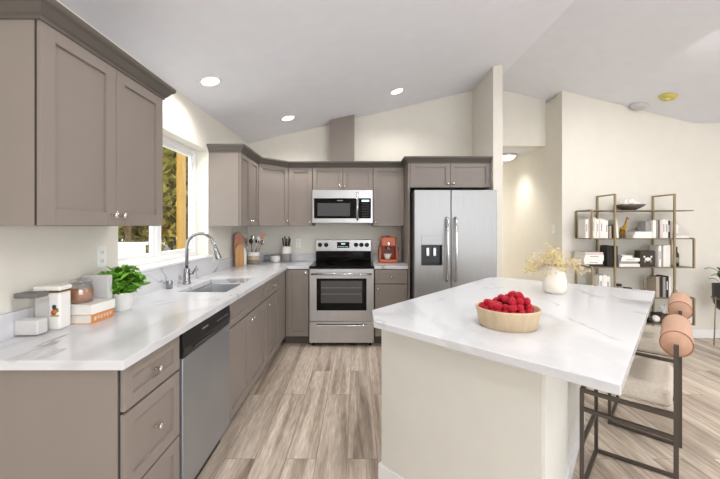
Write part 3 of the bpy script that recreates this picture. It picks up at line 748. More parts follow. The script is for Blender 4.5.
# ------------------------------------------------------------------ things on the left counter
t = thing('glass_canister', 'square clear jar with a grey lid, nearest on left counter', 'jar', (-1.367, 1.476, CT), .03)
b = MB(); b.box(-.058, .046, -.032, .032, 0, .158); b.build('glass_body', JAR, t, bevel=.008)
b = MB(); b.box(-.053, .041, -.027, .027, .004, .066); b.build('flour', FLOUR, t, bevel=.006)
b = MB(); b.box(-.054, .042, -.030, .030, .1585, .178); b.build('lid', mat('grey_lid', srgb(112, 110, 106), .6), t, bevel=.004)
t = thing('canister', 'white ceramic canister with gold rim and small fruit painting', 'canister', (-1.345, 1.572, CT), .10)
b = MB(); b.box(-.072, .034, -.036, .036, 0, .165); b.build('canister_body', CERAM, t, bevel=.008)
b = MB(); b.box(-.074, .036, -.038, .038, .166, .171); b.build('gold_band', GOLD, t)
b = MB(); b.box(-.075, .037, -.039, .039, .172, .192); b.build('lid', CERAM, t, bevel=.006)
pt = MB(); pt.lathe([(.012, 0), (.012, .001), (0, .0012)], 16, T(.010, -.0362, .078) @ RX(PI/2)); pt.build('painted_fruit', TERRA, t)
pt = MB(); pt.box(-.004, .032, -.0370, -.0361, .060, .066); pt.lathe([(.007, 0), (.007, .001), (0, .0011)], 10, T(.024, -.0362, .085) @ RX(PI/2)); pt.build('painted_leaves', mat('olive_paint', srgb(150, 150, 50), .5), t)
pt = MB(); pt.lathe([(.009, 0), (.009, .001), (0, .0011)], 10, T(.012, -.0364, .103) @ RX(PI/2)); pt.box(.006, .028, -.0371, -.0361, .09, .096); pt.build('painted_stem', mat('dark_paint', srgb(60, 55, 55), .5), t)
def book(x0, x1, y0, y1, z0, z1, cover, label, spine='z', group=None, rz=0.0, tilt=0.0, title=None):
    # spine: 'z' upright spine facing -y ; 'x' lying flat, spine facing -y
    cx, cy = (x0+x1)/2, (y0+y1)/2
    t = thing('book', label, 'book', (cx, cy, z0), rz, group)
    if tilt: t.rotation_euler = (0, tilt, rz)
    W, D, H = x1-x0, y1-y0, z1-z0
    c = .0022 if min(W, H) > .012 else .0015
    b = MB()
    if spine == 'z':
        b.box(-W/2, -W/2+c, -D/2, D/2, 0, H); b.box(W/2-c, W/2, -D/2, D/2, 0, H); b.box(-W/2+c, W/2-c, -D/2, -D/2+c, 0, H)
        b.build('cover', cover, t)
        b = MB(); b.box(-W/2+c, W/2-c, -D/2+c, D/2-.003, .003, H-.003); b.build('pages', PAPER, t)
    else:
        b.box(-W/2, W/2, -D/2, D/2, 0, c); b.box(-W/2, W/2, -D/2, D/2, H-c, H); b.box(-W/2, W/2, -D/2, -D/2+c, c, H-c)
        b.build('cover', cover, t)
        b = MB(); b.box(-W/2+.003, W/2-.003, -D/2+c, D/2-.003, c, H-c); b.build('pages', PAPER, t)
    if title is not None:
        b = MB()
        if spine == 'z': b.box(-W*.18, W*.18, -D/2-.0006, -D/2-.0001, H*.35, H*.75)
        else: b.box(-W*.22, W*.22, -D/2-.0006, -D/2-.0001, H*.4, H*.62)
        b.build('title_mark', title, t)
    return t
# the two cookbooks: spine faces the room (+x)
def cookbook(loc, rz, Wd, Ln, Hh, cov, spc, label):
    t = thing('book', label, 'book', loc, rz, 'cookbooks on the left counter')
    b = MB(); b.box(-Wd/2, Wd/2, -Ln/2, Ln/2, 0, .003); b.box(-Wd/2, Wd/2, -Ln/2, Ln/2, Hh-.003, Hh); b.build('cover', cov, t)
    b = MB(); b.box(Wd/2-.003, Wd/2, -Ln/2, Ln/2, .003, Hh-.003); b.build('spine', spc, t)
    b = MB(); b.box(-Wd/2+.003, Wd/2-.003, -Ln/2+.004, Ln/2-.004, .003, Hh-.003); b.build('pages', PAPER, t)
    return t
bk1 = cookbook((-1.315, 1.708, CT), .03, .15, .155, .044, ORANGE, ORANGE, 'cookbook with orange cover and patterned spine, lower of two')
b = MB()
for k in range(6): b.box(.0752, .0758, -.06+.021*k, -.048+.021*k, .012+.004*(k % 2), .030)
b.build('spine_print', PAPERP, bk1)
bk2 = cookbook((-1.312, 1.708, CT+.0445), -.02, .155, .155, .044, PAPER, CERAM, 'thick white cookbook lying on the orange one')
t = thing('grain_jar', 'round glass jar of brown grains standing on white book', 'jar', (-1.340, 1.70, CT+.089))
b = MB(); b.lathe([(0, 0), (.046, 0), (.050, .006), (.050, .072), (.044, .084), (.044, .096), (.041, .096), (.041, .084), (.047, .072), (.047, .006), (0, .004)], 32); b.build('glass_body', JAR, t)
b = MB(); b.lathe([(0, .005), (.0465, .006), (.0465, .062), (0, .066)], 32); b.build('grains', GRAIN, t)
b = MB(); b.lathe([(.047, .0965), (.047, .106), (.042, .112), (0, .113)], 32); b.build('lid', JAR, t)
b = MB(); b.box(-1.436+.02, -1.282, 1.80, 1.836, CT, 1.118); o = tag(b.build('serving_board', GRAYB, bevel=.004), 'pale grey square board standing upright behind the books', 'board')
t = thing('potted_basil', 'bushy green basil in a white pot by the window', 'potted plant', (-1.292, 1.925, CT))
b = MB(); b.lathe([(0, 0), (.045, 0), (.048, .004), (.058, .092), (.060, .096), (.054, .096), (.052, .085), (0, .083)], 28); b.build('pot', CERAM, t)
b = MB(); b.lathe([(0, .0835), (.05, .0835), (.048, .088), (0, .09)], 20); b.build('soil', SOIL, t)
rr = random.Random(5); bs = MB(); bl = MB()
for i in range(26):
    a = rr.uniform(0, 2*PI); d = rr.uniform(.02, .09); h = .245 - d*.9 + rr.uniform(-.03, .02)
    x, y = d*math.cos(a), d*math.sin(a)*.8
    bs.tube([(x*.3, y*.3, .088), (x*.6, y*.6, .088+(h-.088)*.5), (x, y, h)], .0015, 5)
    for k in range(17):
        p = Vector((x, y, h)) + Vector((rr.gauss(0, .02), rr.gauss(0, .017), rr.uniform(-.07, .015)))
        if p.z < .10: p.z = .10+rr.uniform(0, .03)
        p.x = max(min(p.x, .118), -.118)
        if p.x < -.085: p.x = -.085
        s_ = rr.uniform(.018, .030)
        q = Matrix.Rotation(rr.uniform(0, 2*PI), 3, 'Z') @ Matrix.Rotation(rr.uniform(-.9, .5), 3, 'X') @ Matrix.Rotation(rr.uniform(-.5, .5), 3, 'Y')
        out = [(-.0, -1, 0), (.58, -.5, .10), (.80, 0, .14), (.55, .55, .05), (0, 1.05, -.12)]
        mid = [bl.bm.verts.new(p+q@Vector((0, yy, -.06))*s_) for yy in (-.5, 0, .55)]
        tip0 = bl.bm.verts.new(p+q@Vector(out[0])*s_); tip1 = bl.bm.verts.new(p+q@Vector(out[4])*s_)
        for sg in (1, -1):
            e_ = [bl.bm.verts.new(p+q@Vector((sg*v[0], v[1], v[2]))*s_) for v in out[1:4]]
            for fc in ((tip0, e_[0], mid[0]), (mid[0], e_[0], e_[1], mid[1]), (mid[1], e_[1], e_[2], mid[2]), (mid[2], e_[2], tip1)):
                f_ = bl.bm.faces.new(fc); f_.smooth = True
bs.build('stems', STEM, t); bl.build('leaves', GREEN, t, fix=False)
def outlet(name, label, loc, rz, w_=.07, h_=.115, kind='outlet'):
    t = thing(name, label, kind, loc, rz)
    b = MB(); b.box(-w_/2, w_/2, -.006, -.0005, -h_/2, h_/2); b.build('cover_plate', WHITE, t, bevel=.002)
    b = MB()
    if kind == 'outlet':
        for z in (-.024, .024): b.box(-.014, .014, -.008, -.006, z-.014, z+.014)
    else: b.box(-.012, .012, -.010, -.006, -.022, .022)
    p = b.build('receptacle' if kind == 'outlet' else 'rocker', CERAM, t, bevel=.001)
    if kind == 'outlet':
        b = MB()
        for z in (-.024, .024):
            b.box(-.007, -.005, -.0085, -.008, z-.005, z+.006); b.box(.005, .007, -.0085, -.008, z-.005, z+.006)
        b.build('slots', DARKG, p)
    return t
outlet('wall_outlet', 'white wall outlet on left wall above the basil', (XL, 1.97, 1.20), L90)
outlet('wall_outlet', 'white wall outlet on back wall beside the knife holder', (-.775, YB, 1.145), 0)
outlet('wall_outlet', 'white wall outlet on back wall just left of fridge panel', (.255, YB, 1.12), 0)
outlet('light_switch', 'white light switch plate on the hallway wall', (XH, 4.48, 1.33), -L90, kind='switch')

# ------------------------------------------------------------------ things in the back corner
def rounded_board(w_, h_, r=None, n=12, yth=.016):
    pts = [(-w_/2, 0), (w_/2, 0)]
    for k in range(n+1):
        a = PI*k/n; pts.append((w_/2*math.cos(a), h_-w_/2*.9+w_/2*.9*math.sin(a)))
    b = MB(); b.prism(pts, -yth/2, yth/2, M); return b
b = rounded_board(.15, .385); o = tag(b.build('cutting_board', WOODR, bevel=.003), 'tall reddish wooden cutting board with rounded top in corner', 'cutting board', 'cutting boards'); place(o, (-1.368, 4.05, CT), math.radians(76))
b = rounded_board(.15, .25, n=6); o = tag(b.build('cutting_board', WOODM, bevel=.003), 'shorter honey coloured board leaning before the reddish one', 'cutting board', 'cutting boards'); place(o, (-1.345, 4.01, CT), math.radians(73))
t = thing('bottle', 'slim white bottle between the wooden boards and utensil crock', 'bottle', (-1.325, 4.12, CT))
b = MB(); b.lathe([(0, 0), (.022, 0), (.024, .005), (.024, .15), (.015, .172), (.011, .18), (.011, .19), (0, .19)], 20); b.build('bottle_body', CERAM, t)
b = MB(); b.lathe([(.012, .1905), (.012, .203), (0, .204)], 16); b.build('cap', CERAM, t)
t = thing('utensil_crock', 'banded white crock holding kitchen utensils in the corner', 'crock', (-1.265, 4.26, CT))
b = MB(); b.lathe([(0, 0), (.072, 0), (.074, .003), (.074, .05)], 32); b.build('grey_band', mat('grey_glaze', srgb(140, 138, 128), .4), t)
b = MB(); b.lathe([(.074, .0505), (.0745, .052), (.0745, .095), (.074, .097)], 32); b.build('wood_band', WOODL, t)
b = MB(); b.lathe([(.074, .0975), (.076, .10), (.076, .145), (.07, .145), (.068, .11), (0, .1)], 32); b.build('rim', CERAM, t)
ut = [('whisk', 'wire whisk leaning left in the utensil crock', -.03, -.06, .27), ('ladle', 'dark ladle standing in the utensil crock middle', 0.0, -.015, .22), ('serving_spoon', 'steel serving spoon upright in the utensil crock', -.015, .01, .26), ('wooden_spatula', 'wooden spatula leaning right in the utensil crock', .03, .075, .27), ('slotted_spoon', 'white slotted spoon beside the wooden spatula in crock', .012, .045, .25), ('wooden_spoon', 'brown wooden spoon at the left edge of utensil crock', -.045, -.035, .22), ('turner', 'black turner between ladle and white spoon in crock', .022, .02, .22), ('basting_brush', 'short steel brush at the right rim of crock', .045, .05, .20)]
for i, (nm, lb, x0, dx, L) in enumerate(ut):
    t = thing(nm, lb, 'utensil', (-1.265+x0, 4.255+(-.03+.009*i), CT+.112), 0, 'utensils in the crock')
    tip = Vector((dx, 0, L-.08)); hm = STEELH if i in (0, 2) else (BLACKP if i in (1, 6) else (WOODR if i in (3, 5) else (STEELF if i == 7 else CERAM)))
    b = MB(); b.tube([(0, 0, 0), tip*.5, tip], .004, 8); b.build('handle', hm, t)
    b = MB()
    if nm == 'whisk':
        for k in range(5):
            a = PI*k/5; c = []
            for q in range(13):
                th = 2*PI*q/12; c.append(tip+Vector((.02*math.sin(th)*math.cos(a), .02*math.sin(th)*math.sin(a), .035-.035*math.cos(th))))
            b.tube(c, .0012, 5)
    elif nm == 'wooden_spatula': b.box(-.022, .022, -.003, .003, 0, .075, T(*tip) @ RY(.35))
    else: b.ball(tip+Vector((dx*.2, 0, .022)), .026, 2, (1, .35, 1.2))
    b.build('head', hm, t)
t = thing('lidded_bowl', 'small round white bowl with dark rim on back counter', 'bowl', (-1.045, 4.49, CT))
b = MB(); b.lathe([(0, 0), (.052, 0), (.062, .006), (.064, .07), (.06, .078), (0, .078)], 28); b.build('bowl_body', CERAM, t)
b = MB(); b.lathe([(.066, .0785), (.067, .09), (.06, .094), (0, .095)], 28); b.build('lid', PAPERG, t)
t = thing('glass_mug', 'clear glass mug left of the white lidded bowl', 'mug', (-1.155, 4.47, CT))
b = MB(); b.lathe([(0, 0), (.035, 0), (.037, .09), (.034, .09), (.032, .006), (0, .006)], 24); b.build('mug_body', JAR, t)
b = MB(); b.tube([(.034, 0, .02), (.058, 0, .03), (.058, 0, .065), (.034, 0, .075)], .004, 8); b.build('handle', JAR, t)
t = thing('knife_holder', 'white and clear knife holder standing on back counter', 'knife block', (-.905, 4.5, CT))
b = MB(); b.lathe([(0, 0), (.055, 0), (.06, .004), (.06, .10), (.0605, .105)], 28); b.build('clear_base', PAPERG, t)
b = MB(); b.lathe([(.0605, .1055), (.062, .11), (.062, .195), (.05, .197), (0, .197)], 28); b.build('holder_top', CERAM, t)
for k, (dx, L) in enumerate(((-.032, .11), (-.014, .13), (.004, .10), (.020, .125), (.034, .10))):
    o_ = MB(); o_.box(-.008, .008, -.006, .006, 0, L, T(0, 0, 0) @ RY((dx)*5))
    o_ = o_.build('knife', BLACKP, bevel=.003); o_.location = (-.905+dx, 4.495+(.008 if k % 2 else -.008), CT+.198)
    tag(o_, ['leftmost black handled knife in the holder', 'tallest black knife handle, second from left in holder', 'shorter black knife handle in the middle of holder', 'tall black knife handle right of the middle one', 'rightmost black handled knife leaning right in holder'][k], 'knife', 'knives in the holder')

# ------------------------------------------------------------------ espresso machine
t = thing('espresso_machine', 'terracotta orange espresso machine beside the fridge panel', 'coffee machine', (.278, 4.34, CT))
b = MB(); b.box(0, .225, 0, .24, .004, .042); b.build('base', TERRA, t, bevel=.01)
b = MB(); b.box(.0, .225, .11, .24, .043, .20); b.build('back_housing', TERRAD, t, bevel=.01)
b = MB(); b.box(0, .02, .0, .109, .043, .20); b.box(.205, .225, .0, .109, .043, .20); b.build('side_frame', TERRA, t, bevel=.006)
b = MB(); b.box(.025, .21, -.005, .24, .201, .325); hd = b.build('head_housing', TERRA, t, bevel=.02, seg=3)
b = MB(); b.lathe([(.026, 0), (.026, .018), (.02, .022), (0, .022)], 20, T(.115, -.006, .235) @ RX(PI/2)); b.build('gauge', STEELH, hd)
b = MB(); b.lathe([(.022, .165), (.024, .2)], 20, T(.115, .05, 0)); b.tube([(.115, .04, .178), (.12, -.05, .172)], .008, 8); b.build('portafilter', STEELH, t)
b = MB(); b.box(.09, .14, .08, .12, .326, .336); b.build('top_knob', BLACKP, t, bevel=.003)
b = MB(); b.lathe([(.012, 0), (.012, .02), (0, .021)], 16, T(.226, .06, .17) @ RY(PI/2)); b.tube([(.236, .05, .165), (.24, .02, .12), (.24, .015, .075)], .004, 8); b.build('steam_wand', STEELH, t)
t = thing('coffee_cup', 'white coffee cup standing on the espresso machine tray', 'cup', (.278+.105, 4.385, CT+.043))
b = MB(); b.lathe([(0, 0), (.024, 0), (.03, .008), (.048, .055), (.052, .068), (.048, .068), (.028, .012), (0, .01)], 24); b.build('cup_body', CERAM, t)
b = MB(); b.tube([(.042, 0, .02), (.07, 0, .028), (.074, 0, .048), (.05, 0, .06)], .004, 8); b.build('handle', GOLD, t)

# ------------------------------------------------------------------ shelf
BXL, BXR, BY0, BY1 = 2.67, 3.85, 4.0, 4.27
SZ = [1.555, 1.232, .902, .552, .252]
t = thing('etagere_shelf', 'open brass framed shelf unit against the cream wall', 'shelf')
r = .009
for i, z in enumerate(SZ):
    b = MB(); b.box(BXL, BXR, BY0, BY1, z-.012, z); b.build('shelf_board', mat('bronze_board', srgb(132, 120, 100), .45, .4), t, bevel=.002)
for x in (2.94, 3.62):
    b = MB(); b.box(x-r, x+r, BY0-r*2-.001, BY0-.001, 0, 1.74); b.box(x-r, x+r, BY1+.0005, BY1+2*r-.001, 0, 1.74); b.box(x-r, x+r, BY0-.001, BY1+.001, 1.722, 1.74); b.build('upright_frame', BRASS, t)
def loop(x, za, zb):
    b = MB(); b.box(x-r, x+r, BY0-.018, BY0-.001, za, zb); b.box(x-r, x+r, BY1+.0005, BY1+.017, za, zb); b.box(x-r, x+r, BY0-.001, BY1+.0005, zb, zb+.006); b.build('end_frame', BRASS, t)
loop(BXL+.009, SZ[1]-.012, SZ[0]); loop(BXL+.009, SZ[3]-.012, SZ[2]); loop(BXR-.009, SZ[2]-.012, SZ[1]); loop(BXR-.009, SZ[4]-.012, SZ[3])

def sxp(px, y=4.03): return (px-357)/350*y
G2 = 'books on the second shelf'; G3 = 'books on the third shelf'; G4 = 'books on the fourth shelf'
rr = random.Random(21)
def up(px0, px1, shelf, top_py, m, label, grp, tilt=0, title=None, dep=.13):
    z0 = SZ[shelf]+.0005; z1 = 1.372-(top_py-226)/350*4.03
    x0, x1 = sxp(px0)+.0006, sxp(px1)-.0006
    y0 = 4.022+rr.uniform(0, .01)
    return book(x0, x1, y0, y0+dep, z0, z1, m, label, 'z', grp, 0, tilt, title)
row = [(585, 587.6, 219.3, PAPER, 'leftmost white paperback beside the end frame', PRINT), (587.7, 590.3, 218, PAPERP, 'ivory book just left of the front brass frame post', None),
       (592, 594.3, 217, PAPER, 'tallest white book right of the end frame post', PRINT), (594.4, 596.2, 218, CERAM, 'glossy white book next to the tallest white one', None),
       (596.3, 598.4, 219, PAPER, 'white book fourth from right in the white row', PAPERG), (598.5, 600.2, 218.6, PAPERP, 'slim ivory book mid right of the white row', None),
       (600.3, 602.6, 218.4, PAPER, 'white book with grey title right of slim ivory one', PRINT), (602.7, 605, 219.5, CERAM, 'wide glossy white book near the row end', None), (605.1, 607.9, 220.6, PAPER, 'shorter white book ending the white row', PAPERG),
       (608.6, 611.2, 225.8, PAPERT, 'short taupe book left of the upright post', None), (611.3, 613, 225, PAPERD, 'short dark slim book touching the upright post', None)]
for a, c, tp, m, lb, ti in row: up(a, c, 1, tp, m, lb+', second shelf', G2, title=ti)
up(616.5, 618.6, 1, 219.5, PAPER, 'white book leaning left, alone beside the gold giraffe', G2, tilt=-.10)
# brass giraffe figurine
t = thing('giraffe_figurine', 'small antique gold giraffe figurine on the second shelf', 'figurine', (sxp(627.5), 4.10, SZ[1]))
b = MB()
for x, y in ((-.022, -.012), (-.022, .012), (.014, -.012), (.014, .012)): b.tube([(x*1.15, y, 0), (x, y, .05), (x*.9, y, .10)], .006, 8, [.005, .0055, .009])
b.tube([(-.032, 0, .098), (-.02, 0, .105), (.005, 0, .112), (.022, 0, .13), (.033, 0, .17), (.041, 0, .21), (.044, 0, .228)], .02, 12, [.010, .020, .022, .018, .011, .008, .007])
b.tube([(.040, 0, .226), (.050, 0, .232), (.070, 0, .222), (.074, 0, .220)], .008, 10, [.007, .010, .007, .004]); b.tube([(.044, .005, .236), (.043, .006, .25)], .002, 6); b.tube([(.044, -.005, .236), (.043, -.006, .25)], .002, 6)
b.tube([(-.032, 0, .10), (-.042, 0, .07), (-.042, 0, .05)], .003, 6); b.build('giraffe_body', GOLD, t)
def flat(px0, px1, shelf, zb, h, m, label, grp, title=None, dep=.2, base=None):
    z0 = (SZ[shelf]+.0005 if base is None else base) + zb
    return book(sxp(px0), sxp(px1), 4.025, 4.025+dep, z0, z0+h, m, label, 'x', grp, 0, 0, title)
flat(633, 652, 1, 0, .034, PAPER, 'white book lying flat, lower of two beside giraffe', G2); flat(634.5, 652, 1, .0345, .04, CERAM, 'glossy white book lying on another beside the giraffe', G2)
b = MB(); b.box(sxp(647), sxp(651.8), 4.05, 4.16, SZ[1]+.0755, SZ[1]+.19); tag(b.build('small_box', PAPERG, bevel=.003), 'small grey box standing on the flat white books', 'box')
row = [(652.6, 656, 220.3, PAPER, 'wide white book right of the small grey box', None), (656.1, 657.8, 220, PAPERG, 'slim grey book right of the wide white one', None), (657.9, 659.4, 220.4, PAPERD, 'slim dark book between grey and ivory books', None),
       (659.5, 662, 220, PAPERP, 'ivory book fourth in the right hand row', None), (662.1, 664.6, 219.4, PAPER, 'tall white printed book in the right hand row', PRINT), (664.7, 667.6, 219.8, PAPER, 'thick white book left of the black one', PAPERG),
       (667.7, 670.4, 220.6, PAPERD, 'black book with white title near the front post', PAPER), (670.5, 672.4, 221.5, PAPERP, 'slim ivory book touching the right post', None)]
for a, c, tp, m, lb, ti in row: up(a, c, 1, tp, m, lb+', second shelf', G2, title=ti)
flat(676, 688.5, 1, 0, .03, PAPER, 'white book lying flat at right end of second shelf', G2, dep=.18); flat(676, 689, 1, .0305, .012, PAPERP, 'thin pale book on the flat white one at right end', G2, dep=.18)
b = MB(); b.lathe([(0, 0), (.03, 0), (.036, .01), (.04, .06), (.038, .10), (.03, .118), (0, .125)], 24); o = tag(b.build('ceramic_jar', CERAM), 'rounded white ceramic jar standing on the flat books', 'jar'); place(o, (sxp(679.8)+.01, 4.11, SZ[1]+.0435))
# top: bowl with white coral
t = thing('shallow_bowl', 'grey shallow bowl of white stones atop the shelf', 'bowl', (sxp(636), 4.13, SZ[0]))
b = MB(); b.lathe([(0, 0), (.05, 0), (.06, .004), (.12, .036), (.158, .066), (.152, .068), (.11, .042), (0, .02)], 36); b.build('bowl_body', mat('warm_grey_ceramic', srgb(108, 98, 92), .6), t)
rr2 = random.Random(9)
for i in range(16):
    a = 2.39996*i; d = .026*math.sqrt(i)
    b = MB(); b.ball((0, 0, 0), .032, 2, (1, .8, .75)); o = b.build('white_stone', CORAL); o.location = (sxp(636)+d*math.cos(a), 4.13+d*math.sin(a), SZ[0]+.105-.045*(d/.1)**2+rr2.uniform(-.006, .006)); o.rotation_euler = (rr2.uniform(0, 3), rr2.uniform(0, 3), 0)
    tag(o, 'white stone heaped in the grey shallow bowl', 'stone', 'white stones in the shelf bowl')
# third shelf
z = 0
for k, (a, c, h, m, lb) in enumerate([(589, 603.5, .03, PAPERD, 'black book at bottom of the left stack'), (584, 602.5, .035, PAPER, 'white book above the black one in left stack'), (583.5, 603.5, .032, CERAM, 'white book third from bottom in left stack'), (584.5, 603.5, .038, PAPER, 'white book second from top in left stack'), (585, 603, .03, PAPERP, 'topmost ivory book of the left stack')]):
    flat(a, c, 2, z, h, m, lb+', third shelf', G3, PRINT if k in (1, 3) else None); z += h+.0005
up(607.5, 609.4, 2, 246, PAPERD, 'tall dark book left of left upright post, third shelf', G3); up(609.5, 612.6, 2, 245.5, PAPERD, 'thick dark book touching left upright post, third shelf', G3)
up(615.6, 617.3, 2, 246, PAPERD, 'dark book right of left upright post, third shelf', G3)
z = 0
for k, (a, c, h, m, lb) in enumerate([(619, 639.5, .034, PAPER, 'bottom white book of the middle stack'), (618.5, 638, .028, PAPERG, 'grey book in the middle stack'), (621, 639.5, .036, PAPER, 'upper white book of the middle stack'), (622, 632, .03, CERAM, 'small white book topping the middle stack')]):
    flat(a, c, 2, z, h, m, lb+', third shelf', G3, PRINT if k == 2 else None); z += h+.0005
t = thing('crab_box', 'dark box with a white crab emblem on third shelf', 'box', (sxp(648.5), 4.07, SZ[2]))
b = MB(); b.box(-.085, .085, -.03, .06, 0, .185); b.build('box_body', mat('dark_olive_box', srgb(56, 48, 38), .6), t, bevel=.003)
b = MB()
b.lathe([(.03, 0), (.03, .002), (0, .0022)], 18, T(0, -.0302, .085) @ RX(PI/2) @ Matrix.Diagonal((1.1, .75, 1, 1)))
for sg in (-1, 1):
    b.box(0, .022, -.0322, -.0302, -.003, .003, T(sg*.028, 0, .095) @ (RY(-.6) if sg > 0 else RY(PI+.6)))
    b.lathe([(.012, 0), (.012, .002), (0, .0022)], 10, T(sg*.040, -.0302, .115) @ RX(PI/2))
    for q in range(3): b.box(0, .02, -.0322, -.0302, -.0015, .0015, T(sg*.026, 0, .078-.009*q) @ (RY(.3+.3*q) if sg > 0 else RY(PI-.3-.3*q)))
b.build('crab_emblem', PAPER, t)
up(658.3, 661, 2, 245.6, PAPER, 'white book right of crab box, third shelf', G3, title=PRINT); up(661.2, 662.6, 2, 246.5, PAPERG, 'slim grey book between white ones, third shelf', G3); up(662.8, 665.6, 2, 245.4, PAPER, 'middle white book right of crab box, third shelf', G3); up(665.8, 670.6, 2, 245.2, CERAM, 'widest white book nearest right post, third shelf', G3)
def vbottle(px, shelf, h, rad, m, m2, label):
    t = thing('bottle', label, 'bottle', (sxp(px, 4.1), 4.12, SZ[shelf]))
    b = MB(); b.lathe([(0, 0), (rad*.9, 0), (rad, .005), (rad, h*.6), (rad*.45, h*.74), (rad*.4, h*.9), (0, h*.9)], 20); b.build('bottle_body', m, t)
    b = MB(); b.lathe([(rad*.48, h*.905), (rad*.48, h), (0, h)], 16); b.build('cap', m2, t)
    b = MB(); b.lathe([(rad+.0006, h*.15), (rad+.0006, h*.45), (rad*.99, h*.45), (rad*.99, h*.15)], 20); b.build('bottle_label', PAPERG, t)
vbottle(677.6, 2, .225, .028, BLACKP, DARKG, 'dark bottle right of the right post, third shelf')
# fourth shelf
def canister(px, h, rad, label, shelf=3, body=CERAM, lid=BLACKP):
    t = thing('canister', label, 'canister', (sxp(px, 4.1), 4.10, SZ[shelf]))
    b = MB(); b.lathe([(0, 0), (rad, 0), (rad, h*.8), (0, h*.8)], 20); b.build('canister_body', body, t)
    b = MB(); b.lathe([(rad*1.03, h*.805), (rad*1.03, h), (0, h)], 20); b.build('lid', lid, t)
canister(588, .125, .026, 'white canister with black lid, leftmost on fourth shelf'); canister(595, .125, .026, 'white canister with black lid beside the white books')
for a, c, tp, m, lb, ti in [(599, 602.5, 275.5, PAPER, 'tall white book right of the lidded canisters', PRINT), (602.6, 606, 275, CERAM, 'middle white book left of left post', None), (606.1, 610, 276.3, PAPER, 'white book with grey title nearest the left post', PAPERG)]: up(a, c, 3, tp, m, lb+', fourth shelf', G4, title=ti)
canister(618.5, .145, .030, 'striped black lidded jar right of left post, fourth shelf', lid=BLACKP, body=PAPERG); canister(627.5, .10, .042, 'low wide jar with black lid in fourth shelf middle')
t = thing('ring_sculpture', 'antique brass open ring sculpture on the fourth shelf', 'sculpture', (sxp(648.5, 4.1), 4.1, SZ[3]))
b = MB(); b.tube([(.05*math.cos(2*PI*k/32), 0, .125+.105*math.sin(2*PI*k/32)) for k in range(33)], .007, 10); b.build('ring', BRASS, t)
b = MB(); b.box(-.035, .035, -.03, .03, 0, .02); b.build('base', BARK, t)
for a, c, tp, m, lb, ti in [(655.6, 659, 277, PAPERT, 'taupe book right of the brass ring', None), (659.1, 662.6, 276.6, PAPERD, 'thick dark book right of the taupe one', None), (662.7, 665.4, 277, PAPERG, 'grey book left of the black one', None), (665.6, 668.4, 276, PAPERD, 'black book with pale title', PAPER), (668.6, 671, 276.5, PAPER, 'white book nearest the right post', None)]: up(a, c, 3, tp, m, lb+', fourth shelf', G4, title=ti)
vbottle(676.5, 3, .16, .02, CERAM, BLACKP, 'white bottle with black cap, right end of fourth shelf')
# fifth shelf
b = MB(); b.ball((0, 0, .042), .042, 3); o = tag(b.build('decorative_ball', CORAL), 'white round decorative ball on the lowest shelf', 'ball'); place(o, (sxp(655, 4.08), 4.07, SZ[4]))
b = MB(); b.box(sxp(660.5), sxp(672), 4.03, 4.17, SZ[4]+.0005, SZ[4]+.10); tag(b.build('dark_box', mat('dark_brown_box', srgb(64, 48, 42), .6), bevel=.004), 'dark brown box on lowest shelf under the white coral', 'box')
b = MB(); rr2 = random.Random(4)
for k in range(26):
    z_ = 1-2*(k+.5)/26; a = k*2.39996; q = math.sqrt(1-z_*z_); v = Vector((q*math.cos(a), q*math.sin(a)*.6, z_))
    if v.z < -.6: continue
    b.tube([Vector((0, 0, .055)), Vector((0, 0, .055))+v*.03, Vector((0, 0, .055))+v*.055], .005, 6, [.007, .005, .004])
b.lathe([(.02, 0), (.012, .02), (.01, .055), (0, .058)], 12)
o = tag(b.build('coral_branch', CORAL), 'white branching coral standing on the dark brown box', 'coral'); place(o, (sxp(664, 4.1), 4.10, SZ[4]+.1005))
b = MB(); b.lathe([(0, 0), (.02, 0), (.03, .02), (.03, .045), (.024, .055), (0, .056)], 18); o = tag(b.build('small_pot', BLACKP), 'tiny black pot left of white ball on lowest shelf', 'pot'); place(o, (sxp(648.5, 4.08), 4.07, SZ[4]))

# ------------------------------------------------------------------ plant at the right edge
PX, PY = 4.25, 4.02
t = thing('plant_stand', 'slim brass legged stand holding the dark planter', 'plant stand', (PX, PY, 0))
for k in range(3):
    a = 2*PI*k/3+PI; b = MB(); b.tube([(.15*math.cos(a), .15*math.sin(a), 0), (.128*math.cos(a), .128*math.sin(a), .56)], .006, 8); b.build('leg', BRASS, t)
b = MB(); b.tube([(.133*math.cos(2*PI*k/36), .133*math.sin(2*PI*k/36), .54) for k in range(37)], .005, 8); b.build('ring', BRASS, t)
t = thing('potted_palm', 'leafy green plant in a dark grey planter at far right', 'potted plant', (PX, PY, .39))
b = MB(); b.lathe([(0, 0), (.05, 0), (.085, .03), (.112, .09), (.122, .16), (.124, .30), (.127, .31), (.118, .31), (.115, .28), (0, .27)], 36); b.build('pot', POTD, t)
b = MB(); b.lathe([(0, .2705), (.113, .2705), (.11, .285), (0, .29)], 24); b.build('soil', SOIL, t)
rr = random.Random(13); b = MB(); b2 = MB()
